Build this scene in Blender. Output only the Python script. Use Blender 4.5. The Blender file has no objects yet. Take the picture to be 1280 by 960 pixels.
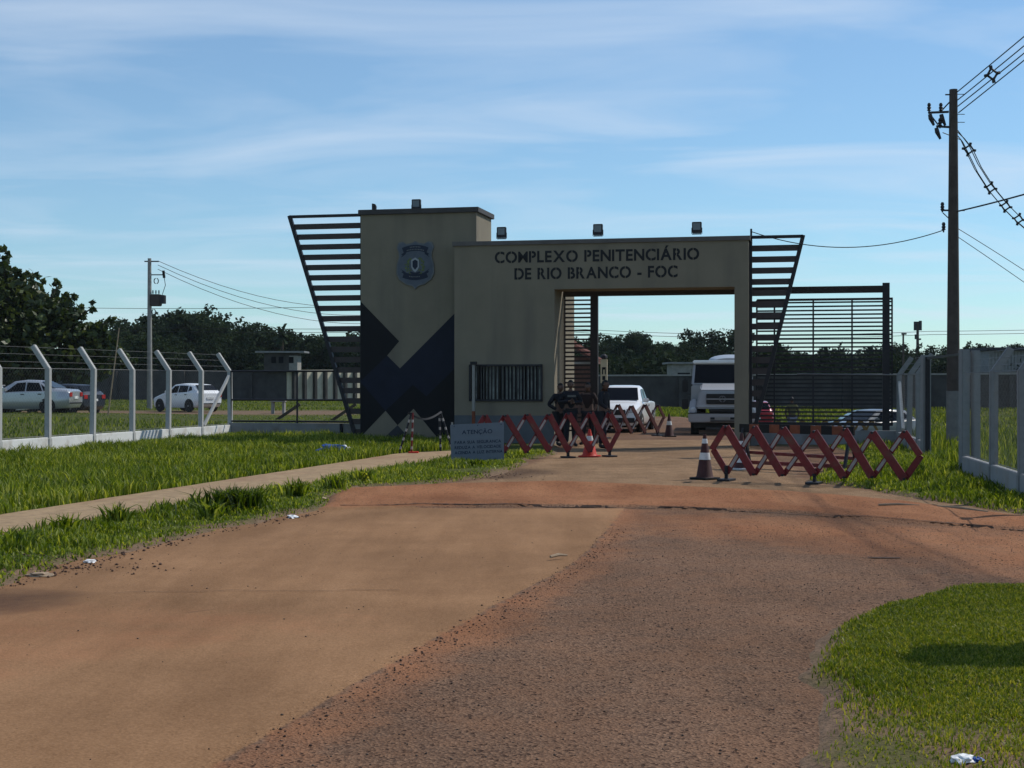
import bpy, bmesh, math, random
import numpy as np
from mathutils import Vector, Matrix, noise
C = bpy.context.scene.collection
sc = bpy.context.scene
R = math.radians
# ------------------------------------------------------------ camera, world, sun, exposure
F, CX, HY, EYE = 1800.0, 640.0, 476.0, 1.7          # focal length in px of a 1280 px wide frame, horizon row, eye height
cam = bpy.data.cameras.new("camera"); co = bpy.data.objects.new("camera", cam); C.objects.link(co)
co.location = (0, 0, EYE); co.rotation_euler = (R(90) - math.atan(4 / F), 0, 0)
cam.sensor_width = 36; cam.lens = 36 * F / 1280; cam.clip_start = .1; cam.clip_end = 9000
sc.camera = co
SUN_EL, SUN_AZ = 47.0, math.degrees(math.atan2(.863, .505))      # azimuth from +Y towards +X
w = bpy.data.worlds.new("World"); sc.world = w; w.use_nodes = True
nt = w.node_tree; nt.nodes.clear()
def wn(t, **k):
    n = nt.nodes.new(t)
    for a, b in k.items(): setattr(n, a, b)
    return n
sky = wn('ShaderNodeTexSky', sky_type='NISHITA', sun_disc=False, sun_elevation=R(SUN_EL), sun_rotation=R(SUN_AZ),
         altitude=150, air_density=1.0, dust_density=.12, ozone_density=2.2)
bg = wn('ShaderNodeBackground'); bg.inputs[1].default_value = .085
wo = wn('ShaderNodeOutputWorld'); tc = wn('ShaderNodeTexCoord')
sep = wn('ShaderNodeSeparateXYZ'); nt.links.new(tc.outputs['Generated'], sep.inputs[0])
# thin cirrus on a high flat layer: project the view direction on a plane
mx = wn('ShaderNodeMath', operation='MAXIMUM'); nt.links.new(sep.outputs[2], mx.inputs[0]); mx.inputs[1].default_value = .02
ad = wn('ShaderNodeMath', operation='ADD'); nt.links.new(mx.outputs[0], ad.inputs[0]); ad.inputs[1].default_value = .06
vd = wn('ShaderNodeVectorMath', operation='DIVIDE'); nt.links.new(tc.outputs['Generated'], vd.inputs[0])
cb = wn('ShaderNodeCombineXYZ'); 
for i in range(3): nt.links.new(ad.outputs[0], cb.inputs[i])
nt.links.new(cb.outputs[0], vd.inputs[1])
mp = wn('ShaderNodeMapping'); mp.inputs['Scale'].default_value = (.55, .85, 0); mp.inputs['Rotation'].default_value = (0, 0, R(-24)); mp.inputs['Location'].default_value = (3.1, 1.7, 0)
nt.links.new(vd.outputs[0], mp.inputs[0])
nz = wn('ShaderNodeTexNoise'); nz.inputs['Scale'].default_value = 1.3; nz.inputs['Detail'].default_value = 9; nz.inputs['Roughness'].default_value = .52; nz.inputs['Distortion'].default_value = .9
nt.links.new(mp.outputs[0], nz.inputs['Vector'])
cr = wn('ShaderNodeValToRGB'); cr.color_ramp.elements[0].position = .45; cr.color_ramp.elements[1].position = .80
cr.color_ramp.elements[0].color = (.13, .13, .13, 1); cr.color_ramp.elements[1].color = (.62, .62, .62, 1)
nt.links.new(nz.outputs[0], cr.inputs[0])
tint = wn('ShaderNodeMixRGB', blend_type='MULTIPLY'); tint.inputs[0].default_value = 1; tint.inputs[2].default_value = (.85, 1.19, 1.36, 1)
nt.links.new(sky.outputs[0], tint.inputs[1])
hs = wn('ShaderNodeHueSaturation'); hs.inputs['Saturation'].default_value = 1.0; nt.links.new(tint.outputs[0], hs.inputs['Color'])
mixc = wn('ShaderNodeMixRGB'); mixc.inputs[2].default_value = (8.2, 9.4, 11.0, 1)
nt.links.new(cr.outputs[0], mixc.inputs[0]); nt.links.new(hs.outputs[0], mixc.inputs[1])
nt.links.new(mixc.outputs[0], bg.inputs[0]); nt.links.new(bg.outputs[0], wo.inputs[0])
sl = bpy.data.lights.new("sun", 'SUN'); sl.energy = 3.6; sl.angle = R(.53); sl.color = (1, .95, .86)
so = bpy.data.objects.new("sun", sl); C.objects.link(so)
sd = Vector((.863 * math.cos(R(SUN_EL)), .505 * math.cos(R(SUN_EL)), math.sin(R(SUN_EL))))
so.rotation_euler = sd.to_track_quat('Z', 'Y').to_euler(); so.location = (60, 40, 80)
sc.view_settings.view_transform = 'Standard'; sc.view_settings.look = 'None'; sc.view_settings.gamma = 1
sc.view_settings.exposure = 0.0
sc.cycles.max_bounces = 6; sc.cycles.diffuse_bounces = 3; sc.cycles.transparent_max_bounces = 12

rng = np.random.default_rng(5); random.seed(5)
# ------------------------------------------------------------ measuring helpers (photo pixel -> metres on the ground)
def G(x, y):
    Z = F * EYE / (y - HY); return ((x - CX) / F * Z, Z)
def W(x, y, Z): return Vector(((x - CX) / F * Z, Z, EYE - (y - HY) / F * Z))

# ------------------------------------------------------------ materials
def mat(name, col, rough=.8, metal=0, nscale=4, namt=.18, bump=.0, bscale=40, spec=.3, translucent=0, stain=None, coat=0):
    m = bpy.data.materials.new(name); m.use_nodes = True; t = m.node_tree; n = t.nodes; L = t.links
    b = n['Principled BSDF']; b.inputs['Roughness'].default_value = rough; b.inputs['Metallic'].default_value = metal
    b.inputs['Specular IOR Level'].default_value = spec; b.inputs['Coat Weight'].default_value = coat
    tcn = n.new('ShaderNodeTexCoord'); nn = n.new('ShaderNodeTexNoise'); nn.inputs['Scale'].default_value = nscale
    nn.inputs['Detail'].default_value = 6; nn.inputs['Roughness'].default_value = .6
    L.new(tcn.outputs['Object'], nn.inputs['Vector'])
    r = n.new('ShaderNodeValToRGB'); r.color_ramp.elements[0].position = .3; r.color_ramp.elements[1].position = .72
    r.color_ramp.elements[0].color = tuple(c * (1 - namt) for c in col) + (1,); r.color_ramp.elements[1].color = tuple(min(1, c * (1 + namt)) for c in col) + (1,)
    L.new(nn.outputs[0], r.inputs[0]); out = r.outputs[0]
    if stain:
        n2 = n.new('ShaderNodeTexNoise'); n2.inputs['Scale'].default_value = stain[1]; n2.inputs['Detail'].default_value = 8
        mpp = n.new('ShaderNodeMapping'); mpp.inputs['Scale'].default_value = (1, 1, stain[3] if len(stain) > 3 else 1)
        L.new(tcn.outputs['Object'], mpp.inputs[0]); L.new(mpp.outputs[0], n2.inputs['Vector'])
        r2 = n.new('ShaderNodeValToRGB'); r2.color_ramp.elements[0].position = .52; r2.color_ramp.elements[1].position = .75
        r2.color_ramp.elements[1].color = (stain[2],) * 3 + (1,)
        L.new(n2.outputs[0], r2.inputs[0])
        mm = n.new('ShaderNodeMixRGB'); L.new(r2.outputs[0], mm.inputs[0]); L.new(out, mm.inputs[1]); mm.inputs[2].default_value = tuple(stain[0]) + (1,)
        out = mm.outputs[0]
    L.new(out, b.inputs['Base Color'])
    if bump:
        n3 = n.new('ShaderNodeTexNoise'); n3.inputs['Scale'].default_value = bscale; n3.inputs['Detail'].default_value = 5
        L.new(tcn.outputs['Object'], n3.inputs['Vector'])
        bp = n.new('ShaderNodeBump'); bp.inputs['Strength'].default_value = bump; bp.inputs['Distance'].default_value = .02
        L.new(n3.outputs[0], bp.inputs['Height']); L.new(bp.outputs[0], b.inputs['Normal'])
    return m
def leafmat(name, c0, c1, c2, trans=.35, tcol=None, rough=.5, spec=.25):
    m = bpy.data.materials.new(name); m.use_nodes = True; t = m.node_tree; n = t.nodes; L = t.links
    n.remove(n['Principled BSDF']); o = n['Material Output']
    a = n.new('ShaderNodeAttribute'); a.attribute_name = 'var'
    r = n.new('ShaderNodeValToRGB'); r.color_ramp.elements[0].color = tuple(c0) + (1,); r.color_ramp.elements[1].color = tuple(c2) + (1,)
    e = r.color_ramp.elements.new(.55); e.color = tuple(c1) + (1,)
    L.new(a.outputs['Fac'], r.inputs[0])
    d = n.new('ShaderNodeBsdfPrincipled'); d.inputs['Roughness'].default_value = rough; d.inputs['Specular IOR Level'].default_value = spec
    L.new(r.outputs[0], d.inputs['Base Color'])
    tr = n.new('ShaderNodeBsdfTranslucent'); h = n.new('ShaderNodeMixRGB'); h.blend_type = 'MULTIPLY'; h.inputs[0].default_value = 1
    h.inputs[2].default_value = tuple(tcol or (1.25, 1.2, .55)) + (1,)
    L.new(r.outputs[0], h.inputs[1]); L.new(h.outputs[0], tr.inputs[0])
    mx_ = n.new('ShaderNodeMixShader'); mx_.inputs[0].default_value = trans
    L.new(d.outputs[0], mx_.inputs[1]); L.new(tr.outputs[0], mx_.inputs[2]); L.new(mx_.outputs[0], o.inputs[0])
    return m
M = dict(
    facade=mat('beige_render', (.20, .172, .125), .9, nscale=1.2, namt=.09, bump=.25, bscale=120, stain=((.11, .098, .08), 1.6, .55, .12)),
    cream=mat('cream_render', (.52, .44, .30), .9, nscale=2, namt=.08),
    band=mat('grey_skirting_paint', (.10, .11, .12), .85, nscale=2),
    coping=mat('coping_dark', (.055, .05, .05), .7, nscale=3),
    coping2=mat('coping_brown', (.11, .10, .095), .8, nscale=3),
    black=mat('black_wall_paint', (.005, .005, .007), .75, nscale=3),
    navy=mat('navy_wall_paint', (.008, .011, .024), .75, nscale=3),
    dgrey=mat('charcoal_wall_paint', (.035, .037, .042), .8, nscale=3),
    letter=mat('black_lettering', (.008, .008, .01), .6),
    slat=mat('brown_grey_slat', (.05, .038, .036), .6, nscale=6),
    dmetal=mat('dark_painted_steel', (.022, .020, .024), .5, .3, nscale=8),
    gatem=mat('rusty_gate_steel', (.03, .022, .02), .6, .3, nscale=8),
    galv=mat('galvanised_steel', (.35, .36, .37), .45, .7, nscale=10),
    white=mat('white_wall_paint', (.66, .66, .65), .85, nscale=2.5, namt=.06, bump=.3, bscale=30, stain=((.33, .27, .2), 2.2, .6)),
    shadepost=mat('shade_toned_concrete_post', (.22, .225, .225), .9, nscale=5, namt=.16, bump=.3, bscale=60, stain=((.14, .13, .115), 5, .6)),  # darker copy of the white post, shade of the right side in its colour
    shadefence=mat('shade_toned_fence_wall_paint', (.27, .275, .28), .85, nscale=2.5, namt=.12, bump=.3, bscale=30, stain=((.25, .21, .17), 2.2, .6)),  # white wall copy darkened for the shaded faces of the right fence
    shadewall=mat('shade_toned_low_wall_paint', (.20, .205, .21), .85, nscale=2.5, namt=.1, bump=.3, bscale=30, stain=((.12, .10, .08), 2.2, .6)),  # low walls' shade painted in as dark grey; only the stains are dirt
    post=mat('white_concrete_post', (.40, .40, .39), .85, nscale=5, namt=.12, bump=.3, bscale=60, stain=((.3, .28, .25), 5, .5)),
    pole=mat('pole_concrete', (.07, .055, .048), .9, nscale=5, namt=.25, bump=.3),
    polep=mat('pole_painted_base', (.16, .155, .15), .9, nscale=5, namt=.2),
    wire=mat('wire', (.012, .012, .014), .6),
    fwire=mat('fence_wire', (.16, .16, .16), .5, .5),
    insul=mat('insulator', (.02, .02, .025), .4),
    glass=mat('dark_glass', (.006, .007, .010), .12, spec=.10, namt=.05),
    pglass=mat('floodlight_glass', (.10, .11, .12), .12, spec=.6),
    curtain=mat('window_blind', (.30, .32, .30), .7, nscale=5, namt=.5),
    red=mat('red_barrier_paint', (.155, .013, .015), .45, nscale=9, namt=.25, stain=((.12, .06, .04), 5, .75)),
    redb=mat('rusty_brown_barrier_paint', (.085, .018, .012), .6, nscale=9, namt=.3),
    redd=mat('faded_barrier_paint', (.17, .045, .018), .6, nscale=9, namt=.25),
    refl=mat('reflective_strip', (.34, .30, .28), .5, nscale=12),
    orange=mat('cone_orange', (.50, .035, .02), .5, nscale=8),
    conedark=mat('cone_faded', (.055, .018, .016), .7, nscale=8, namt=.3),
    conewhite=mat('cone_collar', (.6, .6, .58), .5, nscale=8),
    rubber=mat('black_rubber', (.012, .012, .012), .85),
    yellow=mat('yellow_stripe', (.16, .09, .02), .6, nscale=9),
    sign=mat('sign_board', (.13, .155, .19), .5, nscale=5, namt=.08, stain=((.12, .13, .16), 6, .4)),
    signtxt=mat('sign_text', (.012, .02, .05), .6),
    badge=mat('badge_pale_blue', (.085, .10, .125), .6),
    badger=mat('badge_rim', (.12, .13, .135), .6),
    badgen=mat('badge_navy', (.010, .016, .035), .6),
    badgeg=mat('badge_green', (.10, .13, .04), .7, nscale=30, namt=.6),
    badgew=mat('badge_white', (.30, .32, .34), .6),
    carwhite=mat('car_white', (.78, .78, .78), .25, spec=.5, namt=.02, coat=.5),
    carsilver=mat('car_silver', (.42, .43, .45), .28, .5, namt=.03, coat=.5),
    carblue=mat('car_dark_blue', (.02, .024, .035), .4, .3, namt=.03, coat=.6),
    carshade=mat('car_shade_darkened_white', (.17, .17, .17), .3, .2, namt=.08, coat=.5),  # white car paint darkened to stand for its shaded sides
    carred=mat('car_red', (.30, .02, .03), .25, .1, namt=.03, coat=.6),
    carblack=mat('car_black', (.012, .012, .014), .5, .1, namt=.03, coat=.6),
    trucksilver=mat('truck_silver_white', (.34, .34, .35), .4, .1, namt=.04, coat=.4),
    trim=mat('black_plastic', (.018, .018, .018), .6),
    lampglass=mat('headlight_glass', (.45, .47, .5), .08, spec=.8),
    tail=mat('tail_light', (.35, .02, .02), .15, spec=.6),
    chrome=mat('chrome', (.6, .6, .62), .15, 1),
    tyre=mat('tyre', (.018, .017, .016), .9),
    rim=mat('wheel_rim', (.22, .22, .23), .35, .8),
    tiles=mat('clay_roof_tiles', (.22, .085, .06), .85, nscale=12, namt=.35),
    brick=mat('dark_brick', (.11, .06, .045), .9, nscale=10, namt=.3),
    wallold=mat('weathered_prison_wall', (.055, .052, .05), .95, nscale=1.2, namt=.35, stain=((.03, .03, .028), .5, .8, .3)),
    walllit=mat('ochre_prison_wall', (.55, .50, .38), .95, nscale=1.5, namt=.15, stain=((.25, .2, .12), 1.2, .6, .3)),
    concrete=mat('old_concrete', (.26, .25, .23), .95, nscale=3, namt=.2),
    roofsheet=mat('roof_sheet', (.22, .22, .22), .6, .3),
    bark=mat('bark', (.07, .055, .04), .95, nscale=6, namt=.4),
    blue=mat('blue_plastic', (.02, .07, .30), .45, namt=.2), litter=mat('white_plastic', (.72, .72, .72), .5),
    mud=mat('mud_debris', (.09, .05, .035), .9, nscale=6, namt=.5), stick=mat('dry_wood', (.33, .24, .16), .9),
    skin=mat('skin', (.11, .06, .042), .6), hair=mat('black_hair', (.008, .007, .006), .6), uniform=mat('black_uniform', (.010, .010, .014), .85),
    khaki=mat('khaki_shirt', (.09, .085, .035), .9), trousers=mat('grey_trousers', (.16, .17, .20), .9), brownshirt=mat('brown_shirt', (.022, .011, .009), .9),
    boot=mat('black_boots', (.008, .008, .008), .5), patch=mat('uniform_patch', (.10, .10, .09), .7),
)
# ------------------------------------------------------------ mesh builder
class MB:
    def __init__(s): s.v = []; s.f = []
    def add(s, vs, fs):
        o = len(s.v); s.v += [tuple(p) for p in vs]; s.f += [tuple(i + o for i in f) for f in fs]; return s
    def box(s, x0, x1, y0, y1, z0, z1, mtx=None):
        vs = [Vector(p) for p in ((x0, y0, z0), (x1, y0, z0), (x1, y1, z0), (x0, y1, z0), (x0, y0, z1), (x1, y0, z1), (x1, y1, z1), (x0, y1, z1))]
        if mtx: vs = [mtx @ p for p in vs]
        return s.add(vs, [(0, 3, 2, 1), (4, 5, 6, 7), (0, 1, 5, 4), (1, 2, 6, 5), (2, 3, 7, 6), (3, 0, 4, 7)])
    def tube(s, pts, r, n=8, cap=True):
        pts = [Vector(p) for p in pts]; rs = r if isinstance(r, (list, tuple)) else [r] * len(pts)
        vs = []; fs = []; up = None
        for i, p in enumerate(pts):
            d = (pts[min(i + 1, len(pts) - 1)] - pts[max(i - 1, 0)]).normalized()
            if up is None: up = Vector((0, 0, 1)) if abs(d.z) < .9 else Vector((1, 0, 0))
            a = d.cross(up).normalized(); b = d.cross(a).normalized(); up = -b if False else up
            for k in range(n):
                t = 2 * math.pi * k / n; vs.append(p + a * (rs[i] * math.cos(t)) + b * (rs[i] * math.sin(t)))
        for i in range(len(pts) - 1):
            for k in range(n): fs.append((i * n + k, i * n + (k + 1) % n, (i + 1) * n + (k + 1) % n, (i + 1) * n + k))
        if cap: fs.append(tuple(range(n))[::-1]); fs.append(tuple(range((len(pts) - 1) * n, len(pts) * n)))
        return s.add(vs, fs)
    def bar(s, a, b, wdt, dep, up=(0, 1, 0)):           # rectangular bar a->b; dep along 'up' side
        a = Vector(a); b = Vector(b); d = (b - a).normalized(); u = Vector(up); u = (u - d * u.dot(d)).normalized(); q = d.cross(u)
        vs = []
        for p in (a, b):
            for i, j in ((-1, -1), (1, -1), (1, 1), (-1, 1)): vs.append(p + q * (i * wdt / 2) + u * (j * dep / 2))
        return s.add(vs, [(0, 3, 2, 1), (4, 5, 6, 7), (0, 1, 5, 4), (1, 2, 6, 5), (2, 3, 7, 6), (3, 0, 4, 7)])
    def prism(s, poly, y0, y1):                          # polygon in (x,z), extruded in y
        n = len(poly); vs = [(p[0], y0, p[1]) for p in poly] + [(p[0], y1, p[1]) for p in poly]
        return s.add(vs, [tuple(range(n)), tuple(range(2 * n - 1, n - 1, -1))] + [(i, i + n, (i + 1) % n + n, (i + 1) % n) for i in range(n)])
    def flat(s, poly, y):
        return s.add([(p[0], y, p[1]) for p in poly], [tuple(range(len(poly)))])
    def lathe(s, prof, c=(0, 0, 0), n=24, axis='z'):
        vs = []; fs = []
        for r, h in prof:
            for k in range(n):
                t = 2 * math.pi * k / n; a, b = r * math.cos(t), r * math.sin(t)
                vs.append((c[0] + a, c[1] + b, c[2] + h) if axis == 'z' else ((c[0] + a, c[1] + h, c[2] + b) if axis == 'y' else (c[0] + h, c[1] + a, c[2] + b)))
        m = len(prof)
        for i in range(m - 1):
            for k in range(n): fs.append((i * n + k, i * n + (k + 1) % n, (i + 1) * n + (k + 1) % n, (i + 1) * n + k))
        fs.append(tuple(range(n))[::-1]); fs.append(tuple(range((m - 1) * n, m * n)))
        return s.add(vs, fs)
    def build(s, name, m, parent=None, bev=0, smooth=False, seg=2):
        me = bpy.data.meshes.new(name); me.from_pydata(s.v, [], s.f)
        bm = bmesh.new(); bm.from_mesh(me)
        if smooth or bev: bmesh.ops.remove_doubles(bm, verts=bm.verts, dist=1e-5)
        bmesh.ops.recalc_face_normals(bm, faces=bm.faces)
        if bev:
            es = [e for e in bm.edges if len(e.link_faces) == 2 and e.calc_face_angle(0) > .5]
            bmesh.ops.bevel(bm, geom=es, offset=bev, segments=seg, affect='EDGES', clamp_overlap=True)
        bm.to_mesh(me); bm.free()
        if smooth:
            for p in me.polygons: p.use_smooth = True
            me.set_sharp_from_angle(angle=R(40))
        me.materials.append(m)
        o = bpy.data.objects.new(name, me); C.objects.link(o)
        if parent: o.parent = parent
        return o
def tag(o, label, cat, group=None, kind=None):
    if label: o['label'] = label
    if cat: o['category'] = cat
    if group: o['group'] = group
    if kind: o['kind'] = kind
    return o
def thing(name, label, cat, loc=(0, 0, 0), rz=0, group=None):
    o = bpy.data.objects.new(name, None); C.objects.link(o); o.location = loc; o.rotation_euler = (0, 0, rz); o.empty_display_size = .2
    return tag(o, label, cat, group)
def copy_tree(o, parent=None):
    c = o.copy(); C.objects.link(c)
    if parent: c.parent = parent
    for ch in o.children: copy_tree(ch, c)
    return c
def npmesh(name, V, faces_flat, counts, m, var=None, parent=None, smooth=False):
    me = bpy.data.meshes.new(name); V = np.asarray(V, np.float32); me.vertices.add(len(V)); me.vertices.foreach_set('co', V.ravel())
    counts = np.asarray(counts, np.int32); me.loops.add(len(faces_flat)); me.loops.foreach_set('vertex_index', np.asarray(faces_flat, np.int32))
    me.polygons.add(len(counts)); st = np.concatenate([[0], np.cumsum(counts)[:-1]]).astype(np.int32)
    me.polygons.foreach_set('loop_start', st)
    if smooth: me.polygons.foreach_set('use_smooth', np.ones(len(counts), bool))
    me.update(calc_edges=True)
    if var is not None:
        for k, a in (var.items() if isinstance(var, dict) else {'var': var}.items()):
            at = me.attributes.new(k, 'FLOAT', 'POINT'); at.data.foreach_set('value', np.asarray(a, np.float32))
    me.materials.append(m); o = bpy.data.objects.new(name, me); C.objects.link(o)
    if parent: o.parent = parent
    return o
# ------------------------------------------------------------ numpy noise + polygon distance
_g = np.random.default_rng(11).random((256, 256))
def vn(x, y, s=1.0):
    x = np.asarray(x) / s + 1000; y = np.asarray(y) / s + 1000; xi = np.floor(x).astype(int); yi = np.floor(y).astype(int); fx = x - xi; fy = y - yi
    fx = fx * fx * (3 - 2 * fx); fy = fy * fy * (3 - 2 * fy); a = _g[xi % 256, yi % 256]; b = _g[(xi + 1) % 256, yi % 256]; c = _g[xi % 256, (yi + 1) % 256]; d = _g[(xi + 1) % 256, (yi + 1) % 256]
    return (a * (1 - fx) + b * fx) * (1 - fy) + (c * (1 - fx) + d * fx) * fy
def fbm(x, y, s=1.0, o=4):
    t = 0; a = .5
    for i in range(o): t = t + a * vn(np.asarray(x) + 17 * i, np.asarray(y) - 9 * i, s / 2 ** i); a /= 2
    return t / (1 - .5 ** o)
def sdist(px, py, poly):                                   # signed distance, >0 inside
    px = np.asarray(px, float); py = np.asarray(py, float); P = np.array(poly, float); d = np.full(px.shape, 1e9); ins = np.zeros(px.shape, bool)
    for i in range(len(P)):
        a = P[i]; b = P[(i + 1) % len(P)]; e = b - a; wx = px - a[0]; wy = py - a[1]
        t = np.clip((wx * e[0] + wy * e[1]) / (e @ e + 1e-12), 0, 1); d = np.minimum(d, np.hypot(wx - t * e[0], wy - t * e[1]))
        c = ((a[1] > py) != (b[1] > py)); xx = a[0] + (py - a[1]) / (b[1] - a[1] + 1e-12) * e[0]; ins ^= c & (px < xx)
    return np.where(ins, d, -d)
# ------------------------------------------------------------ ground layout in metres
road_poly = [G(*p) for p in ((-90, 775), (0, 735), (60, 716), (130, 698), (250, 668), (330, 652), (405, 637), (425, 622), (445, 611), (560, 604), (600, 598), (636, 590), (662, 576), (694, 569), (694, 557), (745, 545))] + \
    [(-.2, 62), (-3, 75), (9, 75), (9.5, 60), (8, 46), (6.3, 38), (6.4, 37.3), (8.0, 37.1), (8.1, 33)] + \
    [G(*p) for p in ((1030, 590), (1012, 602), (1080, 612), (1180, 628), (1290, 645), (1420, 668), (1500, 700), (1400, 742), (1290, 736), (1205, 738), (1150, 748), (1095, 764), (1050, 790), (1030, 815), (1010, 850), (1006, 880), (1000, 915), (1010, 960), (1030, 1100), (1100, 1500))] + [(2.0, .5), (-7, .5)]
walk_lo = [(-60, 688), (0, 674), (100, 657), (200, 641), (300, 623), (400, 606), (470, 592), (560, 577)]
walk_hi = [(566, 567), (500, 570), (420, 583), (300, 602), (150, 626), (0, 650), (-60, 660)]
walk_poly = [(-6.8, 4.0)] + [G(*p) for p in walk_lo + walk_hi] + [(-8.0, 4.0)]
FE = (-8.35, 42.7); F0 = (-10.7, 33.2)                    # left fence end and first post
def sm(t): t = np.clip(t, 0, 1); return t * t * (3 - 2 * t)
def dip(x, y): return -(.2 + .55 * sm((x - 8.5) / 3) + .3 * sm((x - 11.8) / 1.6)) * sm((y - 41) / 9) * (1 - sm((y - 72) / 16)) * sm((x + 7) / 3)
def rd(x, y): return sdist(x, y, road_poly) + (fbm(np.asarray(x) * 1., np.asarray(y) * 1., .75, 4) - .5) * .42 * np.clip((45 - np.asarray(y)) / 10, 0, 1)
def gh(x, y):
    x = np.asarray(x, float); y = np.asarray(y, float)
    dr = rd(x, y); near = np.clip((70 - y) / 20, 0, 1)
    h = np.clip(-dr * .35, -.06, .05) * near + (fbm(x, y, .6, 3) - .5) * .03 * np.clip(-dr * 3, 0, 1)
    h += dip(x, y) + .32 * np.exp(-((x + 21) / 9) ** 2 - ((y - 60) / 9) ** 2)
    h -= .05 * np.exp(-(np.maximum(0, sdist(x, y, walk_poly) + .1)) * 0) * (sdist(x, y, walk_poly) > -.02)
    return h
# terrain: one sheet, fine near, coarse far
xs = np.concatenate([-np.geomspace(3500, 40, 24), np.arange(-38, -16, .8), np.arange(-16, -3, .13), np.arange(-3, 2, .12), np.arange(2, 13, .1), np.arange(13, 40, .8), np.geomspace(42, 3500, 24)])
ys = np.concatenate([[-60, -20, -5, -1, .3], np.arange(.6, 10, .09), np.arange(10, 24, .11), np.arange(24, 62, .22), np.arange(62, 110, 1.), np.geomspace(112, 6000, 26)])
def gridmesh(name, xs, ys, hf, m, attrs=None):
    X, Y = np.meshgrid(xs, ys); nx, ny = len(xs), len(ys); H = hf(X, Y)
    V = np.stack([X.ravel(), Y.ravel(), np.asarray(H).ravel()], 1); i = np.arange(ny - 1)[:, None] * nx + np.arange(nx - 1)[None]
    Fc = np.stack([i, i + 1, i + nx + 1, i + nx], -1).reshape(-1, 4)
    return npmesh(name, V, Fc.ravel(), np.full(len(Fc), 4), m, attrs(X.ravel(), Y.ravel()) if attrs else None, smooth=True)
gm = bpy.data.materials.new('soil_and_turf'); gm.use_nodes = True
def nodes(m): return m.node_tree, m.node_tree.nodes, m.node_tree.links, m.node_tree.nodes['Principled BSDF']
def noise_n(n, L, scale, detail=6, rough=.6, vec=None):
    a = n.new('ShaderNodeTexNoise'); a.inputs['Scale'].default_value = scale; a.inputs['Detail'].default_value = detail; a.inputs['Roughness'].default_value = rough
    g = n.new('ShaderNodeNewGeometry'); L.new(vec or g.outputs['Position'], a.inputs['Vector']); return a.outputs[0]
def ramp(n, L, src, p0, p1, c0=(0, 0, 0), c1=(1, 1, 1)):
    r = n.new('ShaderNodeValToRGB'); r.color_ramp.elements[0].position = p0; r.color_ramp.elements[1].position = p1
    r.color_ramp.elements[0].color = tuple(c0) + (1,); r.color_ramp.elements[1].color = tuple(c1) + (1,); L.new(src, r.inputs[0]); return r.outputs[0]
def mixn(n, L, f, a, b, blend='MIX'):
    m_ = n.new('ShaderNodeMixRGB'); m_.blend_type = blend
    for k, v in ((0, f), (1, a), (2, b)):
        if isinstance(v, (int, float)): m_.inputs[k].default_value = v
        elif isinstance(v, tuple): m_.inputs[k].default_value = v + (1,)
        else: L.new(v, m_.inputs[k])
    return m_.outputs[0]
def attr(n, nm): a = n.new('ShaderNodeAttribute'); a.attribute_name = nm; return a.outputs['Fac']
def mth(n, L, op, a, b):
    m_ = n.new('ShaderNodeMath'); m_.operation = op
    for k, v in ((0, a), (1, b)):
        if isinstance(v, (int, float)): m_.inputs[k].default_value = v
        else: L.new(v, m_.inputs[k])
    return m_.outputs[0]
t, n, L, b = nodes(gm); b.inputs['Roughness'].default_value = .95; b.inputs['Specular IOR Level'].default_value = .1
g1 = ramp(n, L, noise_n(n, L, .35, 8), .35, .7, (.055, .075, .012), (.10, .11, .02))
g2 = mixn(n, L, ramp(n, L, noise_n(n, L, 3, 6), .55, .75), g1, (.10, .085, .04))
soil = ramp(n, L, noise_n(n, L, 9, 8, .7), .3, .7, (.13, .085, .055), (.23, .15, .10))
g2 = mixn(n, L, ramp(n, L, noise_n(n, L, 38, 6, .75), .45, .6), g2, (.035, .045, .014)); g2 = mixn(n, L, ramp(n, L, noise_n(n, L, 60, 5, .75), .58, .66), g2, (.17, .13, .05))
soil = mixn(n, L, ramp(n, L, noise_n(n, L, 45, 6, .75), .5, .62), soil, (.10, .065, .042))
col = mixn(n, L, attr(n, 'soil'), g2, soil)
L.new(col, b.inputs['Base Color'])
bp = n.new('ShaderNodeBump'); bp.inputs['Strength'].default_value = .7; bp.inputs['Distance'].default_value = .04
L.new(noise_n(n, L, 14, 6), bp.inputs['Height']); L.new(bp.outputs[0], b.inputs['Normal'])
def gattr(X, Y):
    dr = -rd(X, Y); s = np.clip(1.15 - dr / .28 + (fbm(X, Y, .35, 3) - .5) * 1.6, 0, 1)
    trk = np.exp(-((Y - (77 + .05 * X)) / 6.5) ** 4) * (X < -6) * np.clip((-6 - X) / 3, 0, 1) * np.clip((X + 60) / 10, 0, 1)      # dirt track past the parked cars
    trk = np.maximum(trk * .95, np.exp(-((Y - 52) / 4.) ** 4) * (np.abs(X - 6) < 14))
    isl = np.clip((8.6 - Y) / 1.2, 0, 1) * (X > 0) * (Y < 9) * np.clip((fbm(X, Y, .5, 4) - .30) * 6, .3, 1)
    return {'soil': np.clip(np.maximum(np.maximum(s, trk), isl), 0, 1)}
ground = gridmesh('ground', xs, ys, gh, gm, gattr); tag(ground, 'grassy ground reaching out to the horizon', 'ground', kind='structure')
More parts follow.
